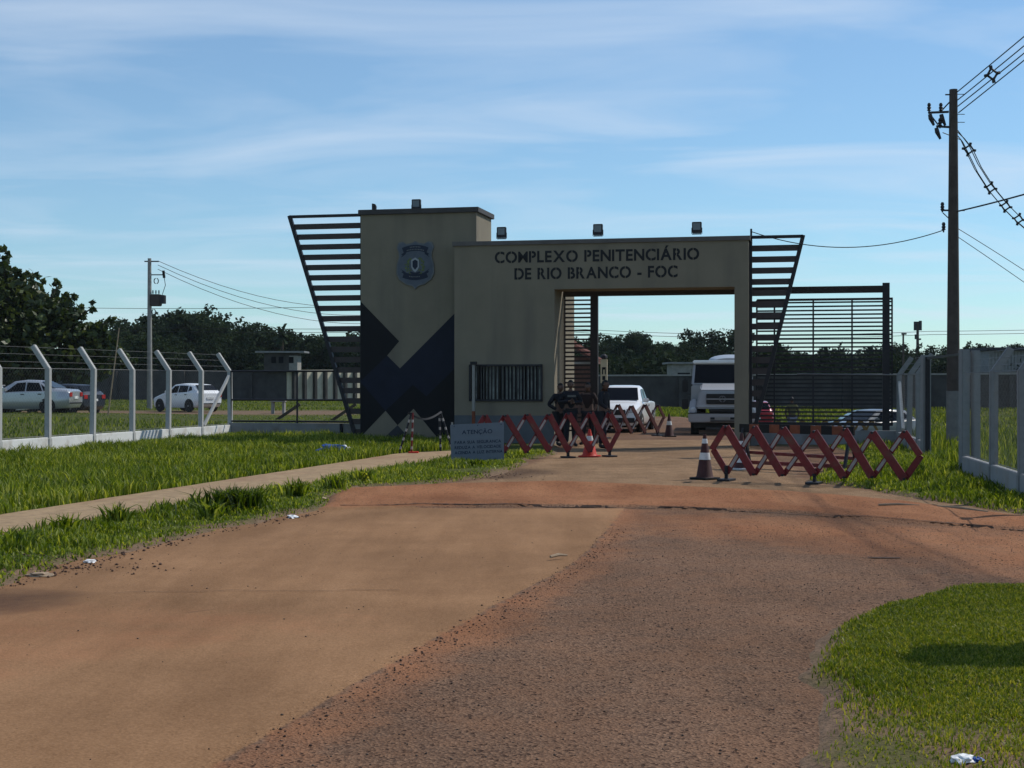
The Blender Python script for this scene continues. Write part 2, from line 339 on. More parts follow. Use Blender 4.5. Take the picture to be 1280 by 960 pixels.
# road sheet: flat, its shores covered by the slightly higher ground
rm = bpy.data.materials.new('dusty_road'); rm.use_nodes = True; t, n, L, b = nodes(rm)
fine = noise_n(n, L, 55, 4, .7); med = noise_n(n, L, 2.2, 8, .65); big = noise_n(n, L, .5, 6, .6)
mpv = n.new('ShaderNodeMapping'); mpv.inputs['Scale'].default_value = (.9, .13, 1); mpv.inputs['Rotation'].default_value = (0, 0, R(-16)); gg = n.new('ShaderNodeNewGeometry'); L.new(gg.outputs['Position'], mpv.inputs[0])
streak = noise_n(n, L, 2.0, 7, .6, mpv.outputs[0])
lane = ramp(n, L, streak, .3, .7, (.20, .106, .050), (.30, .168, .086)); lane = mixn(n, L, .25, lane, ramp(n, L, med, .3, .7, (.155, .076, .036), (.32, .185, .10)))
vo = n.new('ShaderNodeTexVoronoi'); vo.inputs['Scale'].default_value = 62; g_ = n.new('ShaderNodeNewGeometry'); L.new(g_.outputs['Position'], vo.inputs['Vector'])
vo2 = n.new('ShaderNodeTexVoronoi'); vo2.inputs['Scale'].default_value = 95; L.new(g_.outputs['Position'], vo2.inputs['Vector'])
chip = n.new('ShaderNodeSeparateColor'); L.new(vo.outputs['Color'], chip.inputs[0])
asph = ramp(n, L, chip.outputs[0], .1, .95, (.07, .041, .026), (.26, .158, .098)); asph = mixn(n, L, .45, asph, ramp(n, L, fine, .3, .7, (.045, .026, .018), (.27, .16, .108)))
asph = mixn(n, L, mth(n, L, 'MULTIPLY', ramp(n, L, med, .42, .68), .55), asph, (.22, .115, .065))
red = ramp(n, L, big, .35, .65, (.25, .10, .045), (.34, .155, .075)); lane = mixn(n, L, .38, lane, ramp(n, L, fine, .34, .68, (.14, .072, .036), (.40, .235, .13)))
lane = mixn(n, L, mth(n, L, 'MULTIPLY', ramp(n, L, noise_n(n, L, 17, 5, .75), .62, .70), .5), lane, (.13, .07, .04))
red = mixn(n, L, .3, red, ramp(n, L, fine, .34, .68, (.15, .06, .03), (.42, .2, .11)))
red = mixn(n, L, .35, red, ramp(n, L, streak, .3, .7, (.20, .078, .038), (.36, .185, .095)))
apron = ramp(n, L, med, .3, .7, (.21, .128, .072), (.31, .20, .118))
def edge(nm, lo=.4, hi=.6, k=.5): 
    s_ = mth(n, L, 'ADD', attr(n, nm), mth(n, L, 'MULTIPLY', mth(n, L, 'SUBTRACT', mth(n, L, 'ADD', mth(n, L, 'MULTIPLY', med, .6), mth(n, L, 'MULTIPLY', fine, .4)), .5), k)); return ramp(n, L, s_, lo, hi)
col = mixn(n, L, edge('lane', .47, .55, .5), asph, lane)
col = mixn(n, L, edge('apron', .4, .6), col, apron)
col = mixn(n, L, edge('red', .3, .8, 1.1), col, red)
col = mixn(n, L, edge('dark', .4, .8, .8), col, (.05, .03, .024))
col = mixn(n, L, mth(n, L, 'MULTIPLY', ramp(n, L, chip.outputs[1], .915, .935), mth(n, L, 'SUBTRACT', .85, mth(n, L, 'MULTIPLY', attr(n, 'lane'), .8))), col, (.035, .018, .012))
col = mixn(n, L, 1, col, ramp(n, L, noise_n(n, L, .42, 5, .55), .32, .68, (.78, .77, .76), (1.12, 1.12, 1.12)), 'MULTIPLY')
col = mixn(n, L, 1, col, ramp(n, L, streak, .36, .64, (.94, .93, .92), (1.05, 1.05, 1.05)), 'MULTIPLY')
L.new(col, b.inputs['Base Color']); b.inputs['Specular IOR Level'].default_value = .07
L.new(ramp(n, L, attr(n, 'wet'), .2, .9, (.93,) * 3, (.12,) * 3), b.inputs['Roughness'])
bp = n.new('ShaderNodeBump'); bp.inputs['Distance'].default_value = .012
L.new(mth(n, L, 'ADD', mth(n, L, 'MULTIPLY', vo.outputs['Distance'], .9), mth(n, L, 'MULTIPLY', fine, .8)), bp.inputs['Height'])
L.new(mth(n, L, 'SUBTRACT', .75, mth(n, L, 'MULTIPLY', mth(n, L, 'MAXIMUM', attr(n, 'lane'), attr(n, 'wet')), .55)), bp.inputs['Strength'])
L.new(bp.outputs[0], b.inputs['Normal'])
lane_poly = [G(*p) for p in ((-200, 760), (100, 690), (410, 636), (780, 636), (762, 660), (740, 686), (705, 712), (620, 757), (520, 812), (400, 882), (290, 945), (235, 985), (-200, 1300), (-900, 1500))]
strip_poly = [G(*p) for p in ((400, 638), (430, 612), (560, 606), (700, 603), (800, 607), (900, 612), (1010, 617), (1130, 628), (1300, 650), (1300, 664), (1150, 655), (1000, 641), (800, 635), (650, 633))]
apron_poly = [G(*p) for p in ((560, 606), (640, 588), (700, 566), (740, 550), (930, 550), (1010, 602), (1300, 646), (1300, 652), (1010, 618), (800, 608))]
redb_poly = [G(*p) for p in ((780, 640), (1000, 645), (1500, 672), (1500, 735), (1230, 722), (1120, 700), (960, 685), (800, 668))]
dark_poly = [G(*p) for p in ((565, 600), (640, 584), (720, 588), (660, 600))]
wet_poly = [G(*p) for p in ((-120, 790), (-120, 735), (40, 735), (150, 742), (110, 758), (30, 772))]
rut_a = [G(*p) for p in ((985, 590), (1035, 640), (1110, 695), (1160, 735))]
def band(X, Y, pts, wd):
    d = np.full(X.shape, 1e9)
    for i in range(len(pts) - 1):
        a = np.array(pts[i]); e = np.array(pts[i + 1]) - a; tt = np.clip(((X - a[0]) * e[0] + (Y - a[1]) * e[1]) / (e @ e), 0, 1); d = np.minimum(d, np.hypot(X - a[0] - tt * e[0], Y - a[1] - tt * e[1]))
    return np.exp(-(d / wd) ** 2)
RUTS = [([G(*p) for p in q], w_, a_) for q, w_, a_ in (([(500, 604), (560, 616), (640, 634)], .14, .38), ([(700, 604), (745, 618), (800, 636)], .10, .3), ([(740, 602), (770, 616), (800, 634)], .10, .28), ([(600, 606), (700, 622), (780, 640)], .08, .25), ([(1130, 640), (1250, 655), (1300, 662)], .15, .3), ([(0, 860), (260, 770), (520, 690), (640, 650)], .30, .16), ([(60, 940), (400, 800), (620, 705), (720, 655)], .28, .14), ([(900, 900), (930, 780), (960, 700), (985, 650)], .25, .16), ([(230, 768), (245, 766), (268, 763)], .05, .6), ([(820, 652), (900, 660), (1000, 668)], .3, .2))]
crack = [G(*p) for p in ((425, 637), (520, 634), (640, 633.5), (760, 635), (860, 637), (960, 641), (1050, 646), (1160, 655), (1290, 665))]
def rattr(X, Y):
    j = (fbm(X, Y, .8, 4) - .5) * .5; k = (fbm(X + 40, Y, 2.5, 4) - .5) * 1.2
    S = lambda p, wd: 1 / (1 + np.exp(-np.clip((sdist(X, Y, p) + j * min(1, wd * 3)) / wd, -30, 30)))
    red_ = np.maximum(S(strip_poly, .07) * .95, S(redb_poly, .5) * .78)
    red_ = np.maximum(red_, np.exp(-((Y - 9) / 4) ** 2) * np.clip(-X / 6 + k * .8, 0, .45))
    red_ = np.maximum(red_, band(X, Y, [G(785, 640), G(762, 662), G(740, 688), G(705, 714), G(620, 762), G(520, 820), G(400, 892), G(290, 955)], .55) * (.62 + k * .3) * (sdist(X, Y, lane_poly) < 0))
    red_ = np.clip(red_ + k * .08, 0, 1)
    dk = np.maximum(S(dark_poly, .3) * .75, band(X, Y, rut_a, .22) * .5)
    for ru, rw_, ra in RUTS: dk = np.maximum(dk, band(X, Y, ru, rw_) * ra)
    dk = np.maximum(dk, S(wet_poly, .12) * .62)
    return dict(lane=S(lane_poly, .04), apron=S(apron_poly, .3), red=red_, dark=np.clip(dk, 0, 1), wet=S(wet_poly, .15) * np.clip((-X - 4.3) / .8, 0, 1))
rx = np.concatenate([np.arange(-16, -5, .16), np.arange(-5, 5, .07), np.arange(5, 16, .12)])
ry = np.concatenate([np.arange(.8, 12, .06), np.arange(12, 26, .075), np.arange(26, 44, .16), np.arange(44, 76, .5)])
def rh(X, Y):
    jj = (fbm(X, Y, .5, 3) - .5) * .06
    st = 1 / (1 + np.exp(-np.clip((sdist(X, Y, lane_poly) + jj) / .02, -40, 40)))
    cr_ = band(X, Y, crack, .05)
    return dip(X, Y) + .012 * st + (fbm(X, Y, 1.5, 3) - .5) * .014 - .0 * cr_ - .012 * band(X, Y, rut_a, .25) + .05 * np.exp(-(sdist(X, Y, strip_poly) - .45) ** 2 / .35) * (sdist(X, Y, strip_poly) > -.05)
road = gridmesh('road', rx, ry, rh, rm, rattr); tag(road, 'dusty paved road with a tan concrete lane, gravelly asphalt and a red dirt strip', 'road', kind='structure')

def resample(P, m_):
    P = np.array(P); d = np.concatenate([[0], np.cumsum(np.hypot(*np.diff(P, axis=0).T))]); q = np.linspace(0, d[-1], m_); return np.stack([np.interp(q, d, P[:, 0]), np.interp(q, d, P[:, 1])], 1)
def crackmesh(name, label, pts, wd, m_, seed):
    rr_ = random.Random(seed); Q = resample(pts, 260); vs = []; fs = []
    for i, q in enumerate(Q):
        y = q[1] + (float(fbm(np.array([q[0] * 1.0]), np.array([seed * 3.]), .5, 4)[0]) - .5) * .22; w_ = wd * (.7 + 1.3 * rr_.random() * float(fbm(np.array([q[0]]), np.array([9.]), .7, 3)[0]) * 1.4)
        for k in (-1, 1): vs.append((q[0], y + k * w_, float(rh(np.array([q[0]]), np.array([y + k * w_]))[0]) + .009))
    for i in range(len(Q) - 1): fs.append((2 * i, 2 * i + 2, 2 * i + 3, 2 * i + 1))
    return tag(MB().add(vs, fs).build(name, m_), label, None, kind='structure')
M['crack'] = mat('crack_dirt', (.035, .018, .012), .95, nscale=20, namt=.5)
crackmesh('road_crack', 'dark crack running across the road in front of the red strip', crack, .019, M['crack'], 1)
crackmesh('road_crack', 'short dark crack in the red dust on the right', [G(1085, 697), G(1125, 697)], .025, M['crack'], 2)
crackmesh('road_crack', 'thin crack across the lane at the left', [G(140, 745), G(300, 742), G(500, 741)], .004, M['crack'], 3)
# sidewalk slab
mb = MB(); mid = []
lo = [(-6.8, 4.0)] + [G(*p) for p in walk_lo]; hi = [(-8.0, 4.0)] + [G(*p) for p in walk_hi][::-1][:]
def resample(P, m_):
    P = np.array(P); d = np.concatenate([[0], np.cumsum(np.hypot(*np.diff(P, axis=0).T))]); q = np.linspace(0, d[-1], m_); return np.stack([np.interp(q, d, P[:, 0]), np.interp(q, d, P[:, 1])], 1)
A_ = resample(lo, 90); B_ = resample(hi, 90)
vs = []; fs = []
for i in range(90):
    e = .03 * (random.random() - .5)
    for p in (A_[i] + e, B_[i] + e): vs.append((p[0], p[1], .065 + .004 * random.random()))
    for p in (A_[i] + e, B_[i] + e): vs.append((p[0], p[1], -.12))
for i in range(89):
    a = i * 4; fs += [(a, a + 4, a + 5, a + 1), (a + 2, a + 6, a + 4, a), (a + 1, a + 5, a + 7, a + 3)]
mb.add(vs, fs)
M['walk'] = mat('sidewalk_concrete', (.30, .205, .115), .95, nscale=7, namt=.26, bump=.3, bscale=60, stain=((.24, .13, .08), .8, .7))
tag(mb.build('sidewalk', M['walk']), 'narrow tan concrete sidewalk between two strips of grass', 'sidewalk', kind='structure')
# ------------------------------------------------------------ gatehouse
AX, AZ, TH = -1.54, 38.5, R(-12.5); cu, su = math.cos(R(12.5)), math.sin(R(12.5))
def U(x, v=0.): k = (x - CX) / F; return (k * (AZ + cu * v) - AX - su * v) / (cu + k * su)
def Zw(u, v): return AZ - su * u + cu * v
def H(y, u, v=0.): return EYE - (y - HY) / F * Zw(u, v)
def UV(x, y, v=0.): u = U(x, v); return (u, H(y, u, v))
def LW(u, v, z=0): return Vector((AX + cu * u + su * v, AZ - su * u + cu * v, z))
gt = thing('gatehouse', 'beige prison gatehouse with a stepped tower, geometric black and navy paint and an open gateway', 'gatehouse', (AX, AZ, 0), TH)
uL, uR, uE = U(693), U(918), U(935.5)
topz = 5.3; opz = H(360, (uL + uR) / 2)
w0, w1 = U(588), U(677); wz0, wz1 = H(500, .5), H(457, .5)
mb = MB()
mb.box(0, w0, 0, .14, 0, topz).box(w1, uL, 0, .14, 0, topz).box(w0, w1, 0, .14, 0, wz0).box(w0, w1, 0, .14, wz1, topz)
mb.box(0, uL, .14, 3.0, 0, topz)
mb.box(uL, uE, 0, 1.1, opz, topz); mb.box(uR, uE, 0, 1.1, 0, opz)
mb.build('portal_wall', M['facade'], gt)
mb = MB(); mb.box(-.05, uE + .04, -.05, 1.15, topz, topz + .11).box(-.05, uL + .05, 1.15, 3.05, topz, topz + .11); mb.build('coping', M['coping2'], gt)
MB().box(.002, uL - .002, -.006, -.001, 0, .78).build('skirting', M['band'], gt)
# tower
tv = .8; t0, t1 = U(451, tv), U(595.5, tv)
th = H(269, t0, tv)
MB().box(t0, t1, tv, tv + 1.75, 0, th).build('tower_wall', M['facade'], gt)
MB().box(t0 - .06, t1 + .07, tv - .07, tv + 1.85, th, th + .14).build('tower_coping', M['coping'], gt, bev=.01)
def tp(pts): return [(min(max(UV(x, y, tv)[0], t0 + .001), -.002), max(.0, UV(x, y, tv)[1])) for x, y in pts]
for nm, m_, y_, polys in (
    ('black_diamond_paint', 'black', tv - .004, [[(450, 377), (499, 426.5), (484, 444.5), (450, 476)], [(450, 478), (482, 513.5), (450, 546)], [(516, 481), (533, 495.5), (570, 459), (570, 556), (552, 556), (517, 511), (497, 531.5), (482, 513.5)]]),
    ('navy_diamond_paint', 'navy', tv - .004, [[(484, 444.5), (500, 460.5), (570, 390), (570, 459), (533, 495.5), (516, 481), (482, 513.5), (450, 478), (450, 476)]]),
    ('grey_triangle_paint', 'dgrey', tv - .004, [[(497, 531.5), (517, 556), (474, 556)]])):
    mb = MB()
    for p in polys: mb.flat(tp(p), y_)
    mb.build(nm, M[m_], gt)
# emblem: pale shield with two ribbons and a wreath
ec = UV(519.5, 331, tv); es = .0217
em = MB()
def shp(pts, dy=0): return [(ec[0] + x * es, ec[1] - y * es) for x, y in pts]
half = [(0, -30), (5, -27.5), (12, -26.5), (17, -29.5), (22, -28), (24.5, -22), (22, -16), (21.5, -10), (24.5, 0), (25, 11), (21, 19), (12, 25), (4, 27), (0, 31)]
out = [(-x, y) for x, y in half[::-1]][:-1] + half[:-1] if False else half + [(-x, y) for x, y in half[1:-1][::-1]]
sh = MB().prism(shp(out), tv - .035, tv - .006).build('emblem', M['badger'], gt)
sh['label'] = 'pale blue shield emblem with two navy ribbons and a green wreath'
MB().flat(shp([(x * .93, y * .94) for x, y in out]), tv - .038).build('shield_face', M['badge'], sh)
for sgn, cy_, r0, r1, nm in ((1, 20, 37.5, 45, 'upper_ribbon'), (-1, -24, 36, 43.5, 'lower_ribbon')):
    mb = MB(); N = 14; pr = []
    for i in range(N + 1):
        a = R(-23 + 46 * i / N); pr.append((math.sin(a), math.cos(a)))
    po = [(x * r1, sgn * (cy_ * sgn) - sgn * c * r1) for x, c in pr] + [(x * r0, cy_ - sgn * c * r0) for x, c in pr[::-1]]
    mb.flat(shp(po), tv - .042)
    for k in (-1, 1):
        mb.flat(shp([(k * 12, cy_ - sgn * 37.5), (k * 18.5, cy_ - sgn * 33.2), (k * 16.5, cy_ - sgn * 32.2), (k * 19, cy_ - sgn * 29.0), (k * 12.5, cy_ - sgn * 33.5)]), tv - .0405)
    rb = mb.build(nm, M['badgen'], sh)
    mb = MB(); 
    for lvl, (xa, xb) in ((r0 + 5.1, (-7, 7)), (r0 + 2, (-11, 11))) if sgn > 0 else ((r0 + 3.4, (-8, 6)),):
        xq = xa
        while xq < xb:
            ww = random.uniform(1.1, 1.7); mb.flat(shp([(xx, cy_ - sgn * math.sqrt(lvl ** 2 - xx * xx) + dy_) for xx, dy_ in ((xq, -.7), (xq + ww, -.7), (xq + ww, .7), (xq, .7))]), tv - .044); xq += ww + .7
    mb.build('ribbon_text', M['badger'], rb)
wr = MB()
for k in (-1, 1):
    for i in range(26):
        a = R(-60 + 125 * i / 26); r = 10.5 + random.uniform(-2.6, 2.6); x, y = k * r * math.cos(a) * 1.05, 1 + r * math.sin(a) * .98; q = random.uniform(1.2, 2.1); b_ = random.random() * 6
        wr.flat(shp([(x + q * math.cos(b_), y + q * math.sin(b_)), (x + .6 * q * math.cos(b_ + 1.5), y + .6 * q * math.sin(b_ + 1.5)), (x - q * math.cos(b_), y - q * math.sin(b_)), (x - .6 * q * math.cos(b_ + 1.5), y - .6 * q * math.sin(b_ + 1.5))]), tv - .041 - .0002 * i - (.0001 if k > 0 else 0))
wr.build('wreath', M['badgeg'], sh)
MB().flat(shp([(-5, -6), (0, -9), (5, -6), (5, 3), (3, 7), (0, 9.5), (-3, 7), (-5, 3)]), tv - .047).build('crest_shield', M['badgew'], sh)
MB().flat(shp([(-3.4, -4.5), (0, -6.5), (3.4, -4.5), (3.4, 2.6), (0, 6.5), (-3.4, 2.6)]), tv - .049).build('crest_field', M['badgen'], sh)
mb = MB().flat(shp([(-6, 8.5), (0, 10.4), (6, 8.5), (7, 10.6), (0, 13), (-7, 10.6)]), tv - .048)
st = [(math.sin(R(36 * i)) * (1.7 if i % 2 == 0 else .7), -math.cos(R(36 * i)) * (1.7 if i % 2 == 0 else .7)) for i in range(10)]
mb.flat(shp([(x, y + 16.3) for x, y in st]), tv - .044); mb.flat(shp([(x * 1.5, y * 1.5 - 1) for x, y in st]), tv - .051); mb.build('crest_star', M['badgen'], sh)
# stencil lettering
def glyph(ch, size, bold=.025):
    cd = bpy.data.curves.new('t', 'FONT'); cd.body = ch; cd.size = size; cd.offset = bold * size; ob = bpy.data.objects.new('t', cd); C.objects.link(ob)
    dg = bpy.context.evaluated_depsgraph_get(); dg.update(); me = bpy.data.meshes.new_from_object(ob.evaluated_get(dg)); bpy.data.objects.remove(ob); bpy.data.curves.remove(cd)
    bm = bmesh.new(); bm.from_mesh(me); bpy.data.meshes.remove(me); return bm
SLIT = {'O': .5, 'C': .55, 'D': .36, 'P': .36, 'R': .36, 'B': .36, 'Á': None, 'A': None, 'M': None, 'E': None, '-': None}
def textline(txt, x0, x1, cap, name, m_, parent, place, stencil=True, squeeze=None, bold=.03):
    size = cap / .73; items = []; pen = 0
    for ch in txt:
        if ch == ' ': pen += .36 * size; continue
        bm = glyph(ch, size, bold * (.5 if ch == 'M' else 1))
        if not bm.verts: continue
        mn = min(v.co.x for v in bm.verts); mxx = max(v.co.x for v in bm.verts); bmesh.ops.translate(bm, verts=bm.verts, vec=(-mn, 0, 0)); wdt = mxx - mn
        parts = [bm]
        if stencil and SLIT.get(ch):
            xc = wdt * SLIT[ch]; g_ = .021 * size; b2 = bm.copy()
            bmesh.ops.bisect_plane(bm, geom=bm.verts[:] + bm.edges[:] + bm.faces[:], plane_co=(xc - g_, 0, 0), plane_no=(1, 0, 0), clear_outer=True)
            bmesh.ops.bisect_plane(b2, geom=b2.verts[:] + b2.edges[:] + b2.faces[:], plane_co=(xc + g_, 0, 0), plane_no=(1, 0, 0), clear_inner=True)
            parts = [bm, b2]
        for q in parts: items.append((pen, q))
        pen += wdt + .075 * size
    tot = pen - .075 * size; kx = (x1 - x0) / tot; mb = MB()
    for pn, bm in items:
        bm.verts.ensure_lookup_table()
        for i, v in enumerate(bm.verts): v.index = i
        mb.add([place(x0 + (pn + v.co.x) * kx, v.co.y) for v in bm.verts], [[v.index for v in f.verts] for f in bm.faces]); bm.free()
    return mb.build(name, m_, parent)
for txt, xa, ya, xb, yb, capx in (('COMPLEXO PENITENCIÁRIO', 618.5, 329, 874, 323.5, 14.3), ('DE RIO BRANCO - FOC', 643, 349.5, 847, 345.5, 14.3)):
    u0, z0 = UV(xa, ya); u1, z1 = UV(xb, yb); cap = capx / 47.6; zb = (z0 + z1) / 2
    textline(txt, u0, u1, cap, 'lettering', M['letter'], gt, lambda x, y, zb=zb: (x, -.006, zb + y), bold=.03)
# window
MB().box(w0, w1, .125, .136, wz0, wz1).build('window_pane', M['glass'], gt)
mb = MB(); x = w0 + .03
while x < w1 - .05:
    ww = random.uniform(.03, .06); mb.box(x, x + ww, .112, .118, wz0 + .02, wz1 - .02); x += ww + random.uniform(.035, .09)
mb.build('window_blind', M['curtain'], gt)
gr = MB().box(w0 - .03, w1 + .03, -.05, -.012, wz1 - .02, wz1 + .03).box(w0 - .03, w1 + .03, -.05, -.012, wz0 - .03, wz0 + .02).box(w0 - .03, w0 + .02, -.05, -.012, wz0, wz1).box(w1 - .02, w1 + .03, -.05, -.012, wz0, wz1)
for i in range(19): xx = w0 + (w1 - w0) * (i + 1) / 20; gr.box(xx - .013, xx + .013, -.04, -.018, wz0, wz1)
gr.build('window_grille', M['dmetal'], gt)
# wings
def wing(v, xin, ytop, xout, xbot, ybot, sgn, n_):
    ui = U(xin, v); uo = U(xout, v); ub = U(xbot, v); zt = H(ytop, (ui + uo) / 2, v); zb = max(.02, H(ybot, ub, v)); fr = MB()
    fr.bar((ui, v, zb - .0), (ui, v, zt + .0), .09, .12); fr.bar((ui, v, zt), (uo, v, zt), .075, .12, up=(0, 1, 0)); fr.bar((uo, v, zt + .03), (ub, v, zb), .10, .12)
    wg = fr.build('side_wing_frame', M['dmetal'], gt, bev=.006)
    sb = MB(); p = (zt - zb) / n_; z = zt - .29
    while z > zb + .2:
        f = (zt - z) / (zt - zb); ue = uo + (ub - uo) * f - sgn * .0
        sb.box(min(ui, ue), max(ui, ue), v - .012, v + .012, z - .078, z + .078); z -= .2875
    sb.build('slats', M['slat'], wg)
    return zt
wing(1.0, 453, 270, 362, 446, 551, -1, 20)
wing(.35, 938, 296, 1004, 941, 545, 1, 20)
MB().bar((uE + .05, .35, 5.25), (uE + .05, .35, 5.62), .05, .05).build('corner_bracket', M['dmetal'], gt)
# gate frame with fixed grille and sliding gate
GV = 1.35
gf = thing('entrance_gantry', 'dark steel gate frame with overhead track and narrow fixed grille across the gateway', 'gate frame', (AX, AZ, 0), TH)
g0, g1, g2 = U(706, GV), U(743, GV), U(1107.5, GV); gz = H(365, U(830, GV), GV)
MB().box(g0 - .1, g2, GV - .05, GV + .05, gz - .09, gz + .09).build('overhead_track', M['gatem'], gf)
for xx, ww in ((g1, .10), (g2, .09)): MB().box(xx - ww, xx + ww, GV - .07, GV + .07, 0, gz + .16).build('post', M['gatem'] if xx == g1 else M['dmetal'], gf)
mb = MB(); z = .35
while z < gz - .05: mb.box(g0, g1, GV - .012, GV + .012, z - .023, z + .023); z += .118
mb.box(g0 - .02, g0 + .02, GV - .02, GV + .02, 0, gz); mb.build('fixed_grille', M['gatem'], gf)
sg = thing('sliding_gate', 'tall barred sliding gate slid open to the right of the gatehouse', 'gate', (AX, AZ, 0), TH)
GW = 1.55; a0, a1 = U(946, GW), U(1116, GW); gz2 = H(374, U(1060, GW), GW); zb_ = H(530, U(1040, GW), GW)
mb = MB()
for xx in (946, 968, 1016.5, 1065, 1115): mb.box(U(xx, GW) - .022, U(xx, GW) + .022, GW - .02, GW + .02, zb_, gz2)
mb.box(a0, a1, GW - .022, GW + .022, gz2 - .03, gz2 + .03); mb.box(a0, a1, GW - .022, GW + .022, zb_ - .04, zb_ + .04); mb.build('frame', M['dmetal'], sg)
mb = MB(); z = zb_ + .1
while z < gz2: mb.box(a0, a1, GW - .01, GW + .01, z - .022, z + .022); z += .107
mb.build('bars', M['dmetal'], sg)
# floodlights
def floodlight(x, y, v, label):
    u, z = UV(x, y, v); o = thing('floodlight', label, 'floodlight', LW(u, v, z), TH, 'floodlights on the gatehouse roof')
    MB().box(-.125, .125, -.05, .06, -.02, .27).build('housing', M['dmetal'], o, bev=.012)
    MB().box(-.095, .095, -.054, -.045, .06, .235).build('glass', M['pglass'], o)
    mb = MB().bar((-.135, 0, -.04), (-.135, 0, .12), .012, .03).bar((.135, 0, -.04), (.135, 0, .12), .012, .03).box(-.12, .12, -.02, .02, -.055, -.03); mb.build('bracket', M['dmetal'], o)
    return o
floodlight(520.5, 261.5, tv + .2, 'black square floodlight on top of the taller tower')
floodlight(627, 296.5, .3, 'black floodlight on the lower roof just right of the tower, leftmost of three')
floodlight(747.5, 293, .3, 'black floodlight above the lettering, middle one of three on the lower roof')
floodlight(871, 290.5, .3, 'black floodlight at the right end of the lower roof above the gateway')
for x, y, v, lb in ((467.5, 266, tv + .3, 'small black siren horn at the left end of the tower roof'),):
    u, z = UV(x, y, v); o = thing('siren_horn', lb, 'siren', LW(u, v, z), TH)
    MB().tube([(0, 0, -.03), (0, 0, .12)], .02).build('stand', M['dmetal'], o)
    MB().prism([(-.05, .08), (.06, .04), (.07, .17), (.04, .24), (-.05, .26)], -.05, .05).build('horn', M['dmetal'], o, bev=.01)
# down pipe / post left of window
u, z = UV(592, 549, -.35); o = thing('gate_post', 'slim grey post with rusty foot standing in front of the barred window', 'post', LW(u, -.35, 0), TH)
MB().bar((0, 0, .9), (0, 0, H(456, u, -.35)), .07, .07).build('upper_post', M['concrete'], o); MB().bar((0, 0, 0), (0, 0, .9), .075, .075).build('painted_foot', M['redd'], o); MB().box(-.08, .08, -.06, .06, H(456, u, -.35), H(452, u, -.35)).build('cap', M['dmetal'], o)
# low front wall + railing on the left
lw = thing('boundary_wall', 'low shade-greyed wall with dark tube railing between the left fence corner and the tower', 'wall', LW(-7.55, 2.6, 0), TH)
L_ = t0 + 7.55; hw = .46
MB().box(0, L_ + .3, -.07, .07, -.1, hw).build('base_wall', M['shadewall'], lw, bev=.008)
mb = MB()
def yz(y): return EYE - (y - HY) / F * (Zw(-5, 2.6))
zt_, zm_, zl_ = yz(464), yz(500), yz(527)
for z in (zt_, zm_, zl_): mb.tube([(0, 0, z), (L_, 0, z)], .028)
for xx in (.02, U(371.5, 2.6) + 7.55, L_ - .05): mb.tube([(xx, 0, hw), (xx, 0, zt_)], .03)
mb.build('railing', M['dmetal'], lw)
MB().tube([(U(428, 2.6) + 7.55, -.1, 0), (U(428, 2.6) + 7.55, -.1, .46)], .05).build('drain_pipe', M['navy'], lw)
# low wall right + its corner
rw = thing('boundary_wall', 'low shade-greyed wall running from the gateway pillar to the right fence corner', 'wall', LW(uE, .9, 0), TH)
MB().box(.01, 11.5 - uE, -.07, .07, -.1, .42).build('base_wall', M['shadewall'], rw, bev=.008)
mb = MB(); mb.tube([(1.2, -.0, 1.88), (11.5 - uE, 0, 1.85)], .018); mb.build('top_wire', M['fwire'], rw)

# ------------------------------------------------------------ concrete post fences
def fence(name, label, P, Q, posts, lean, hwall, hb, arm, braces=(), pw=.135, z0=0, wall=True, topb=0, ext=None):
    P = Vector((*P, 0)); Q = Vector((*Q, 0)); d = (Q - P).normalized(); Ln = (Q - P).length; ang = math.atan2(d.y, d.x)
    fo = thing(name, label, 'fence', P, ang)
    if wall:
        MB().box(-.05, Ln, -.055, .055, -.1, hwall).build('base_wall', M['white' if lean > 0 else 'shadefence'], fo, bev=.012)
    for s_ in posts:
        mb = MB(); e = .085
        jx, jy = random.uniform(-.035, .035), random.uniform(-.03, .03)
        mb.bar((s_, 0, 0), (s_ + jx, jy, hb), pw * .9, pw * .9); mb.bar((s_, 0, 0), (s_ + jx * .15, jy * .15, hwall - .02), pw, pw * 1.1); tip = Vector((s_ + jx * 1.3, jy + lean * arm * .62, hb + arm * .82)); mb.bar((s_ + jx, jy - lean * .01, hb - .05), tip, pw * .85, pw * .8, up=(1, 0, 0)); mb.build('post', M['post' if lean > 0 else 'shadepost'], fo, bev=.012)
    mb = MB()
    for f in (.25, .6, .93):
        mb.tube([(-.05, lean * arm * .62 * f, hb + arm * .82 * f), (Ln, lean * arm * .62 * f, hb + arm * .82 * f)], .0032, 4)
    for z in (hb - .02, hwall + .03): mb.tube([(0, 0, z), (Ln, 0, z)], .006, 4)
    s_ = 0; 
    while s_ < Ln:                        # chain link, wide-spaced diagonals
        hh = hb - hwall
        for sg_ in (1, -1):
            a = s_ if sg_ > 0 else s_ + hh; b2 = s_ + hh if sg_ > 0 else s_
            if max(a, b2) <= Ln: mb.bar((a, 0, hwall), (b2, 0, hb), .0016, .0016)
        s_ += .11
    mb.build('wire_mesh', M['fwire'], fo)
    for a, b2, z0_, z1_ in braces: MB().bar((a, 0, z0_), (b2, 0, z1_), .08, .08).build('brace', M['post'], fo, bev=.01)
    return fo
dL = Vector((FE[0] - F0[0], FE[1] - F0[1])).length; un = Vector((FE[0] - F0[0], FE[1] - F0[1])).normalized()
P0 = (F0[0] - un.x * 28, F0[1] - un.y * 28)
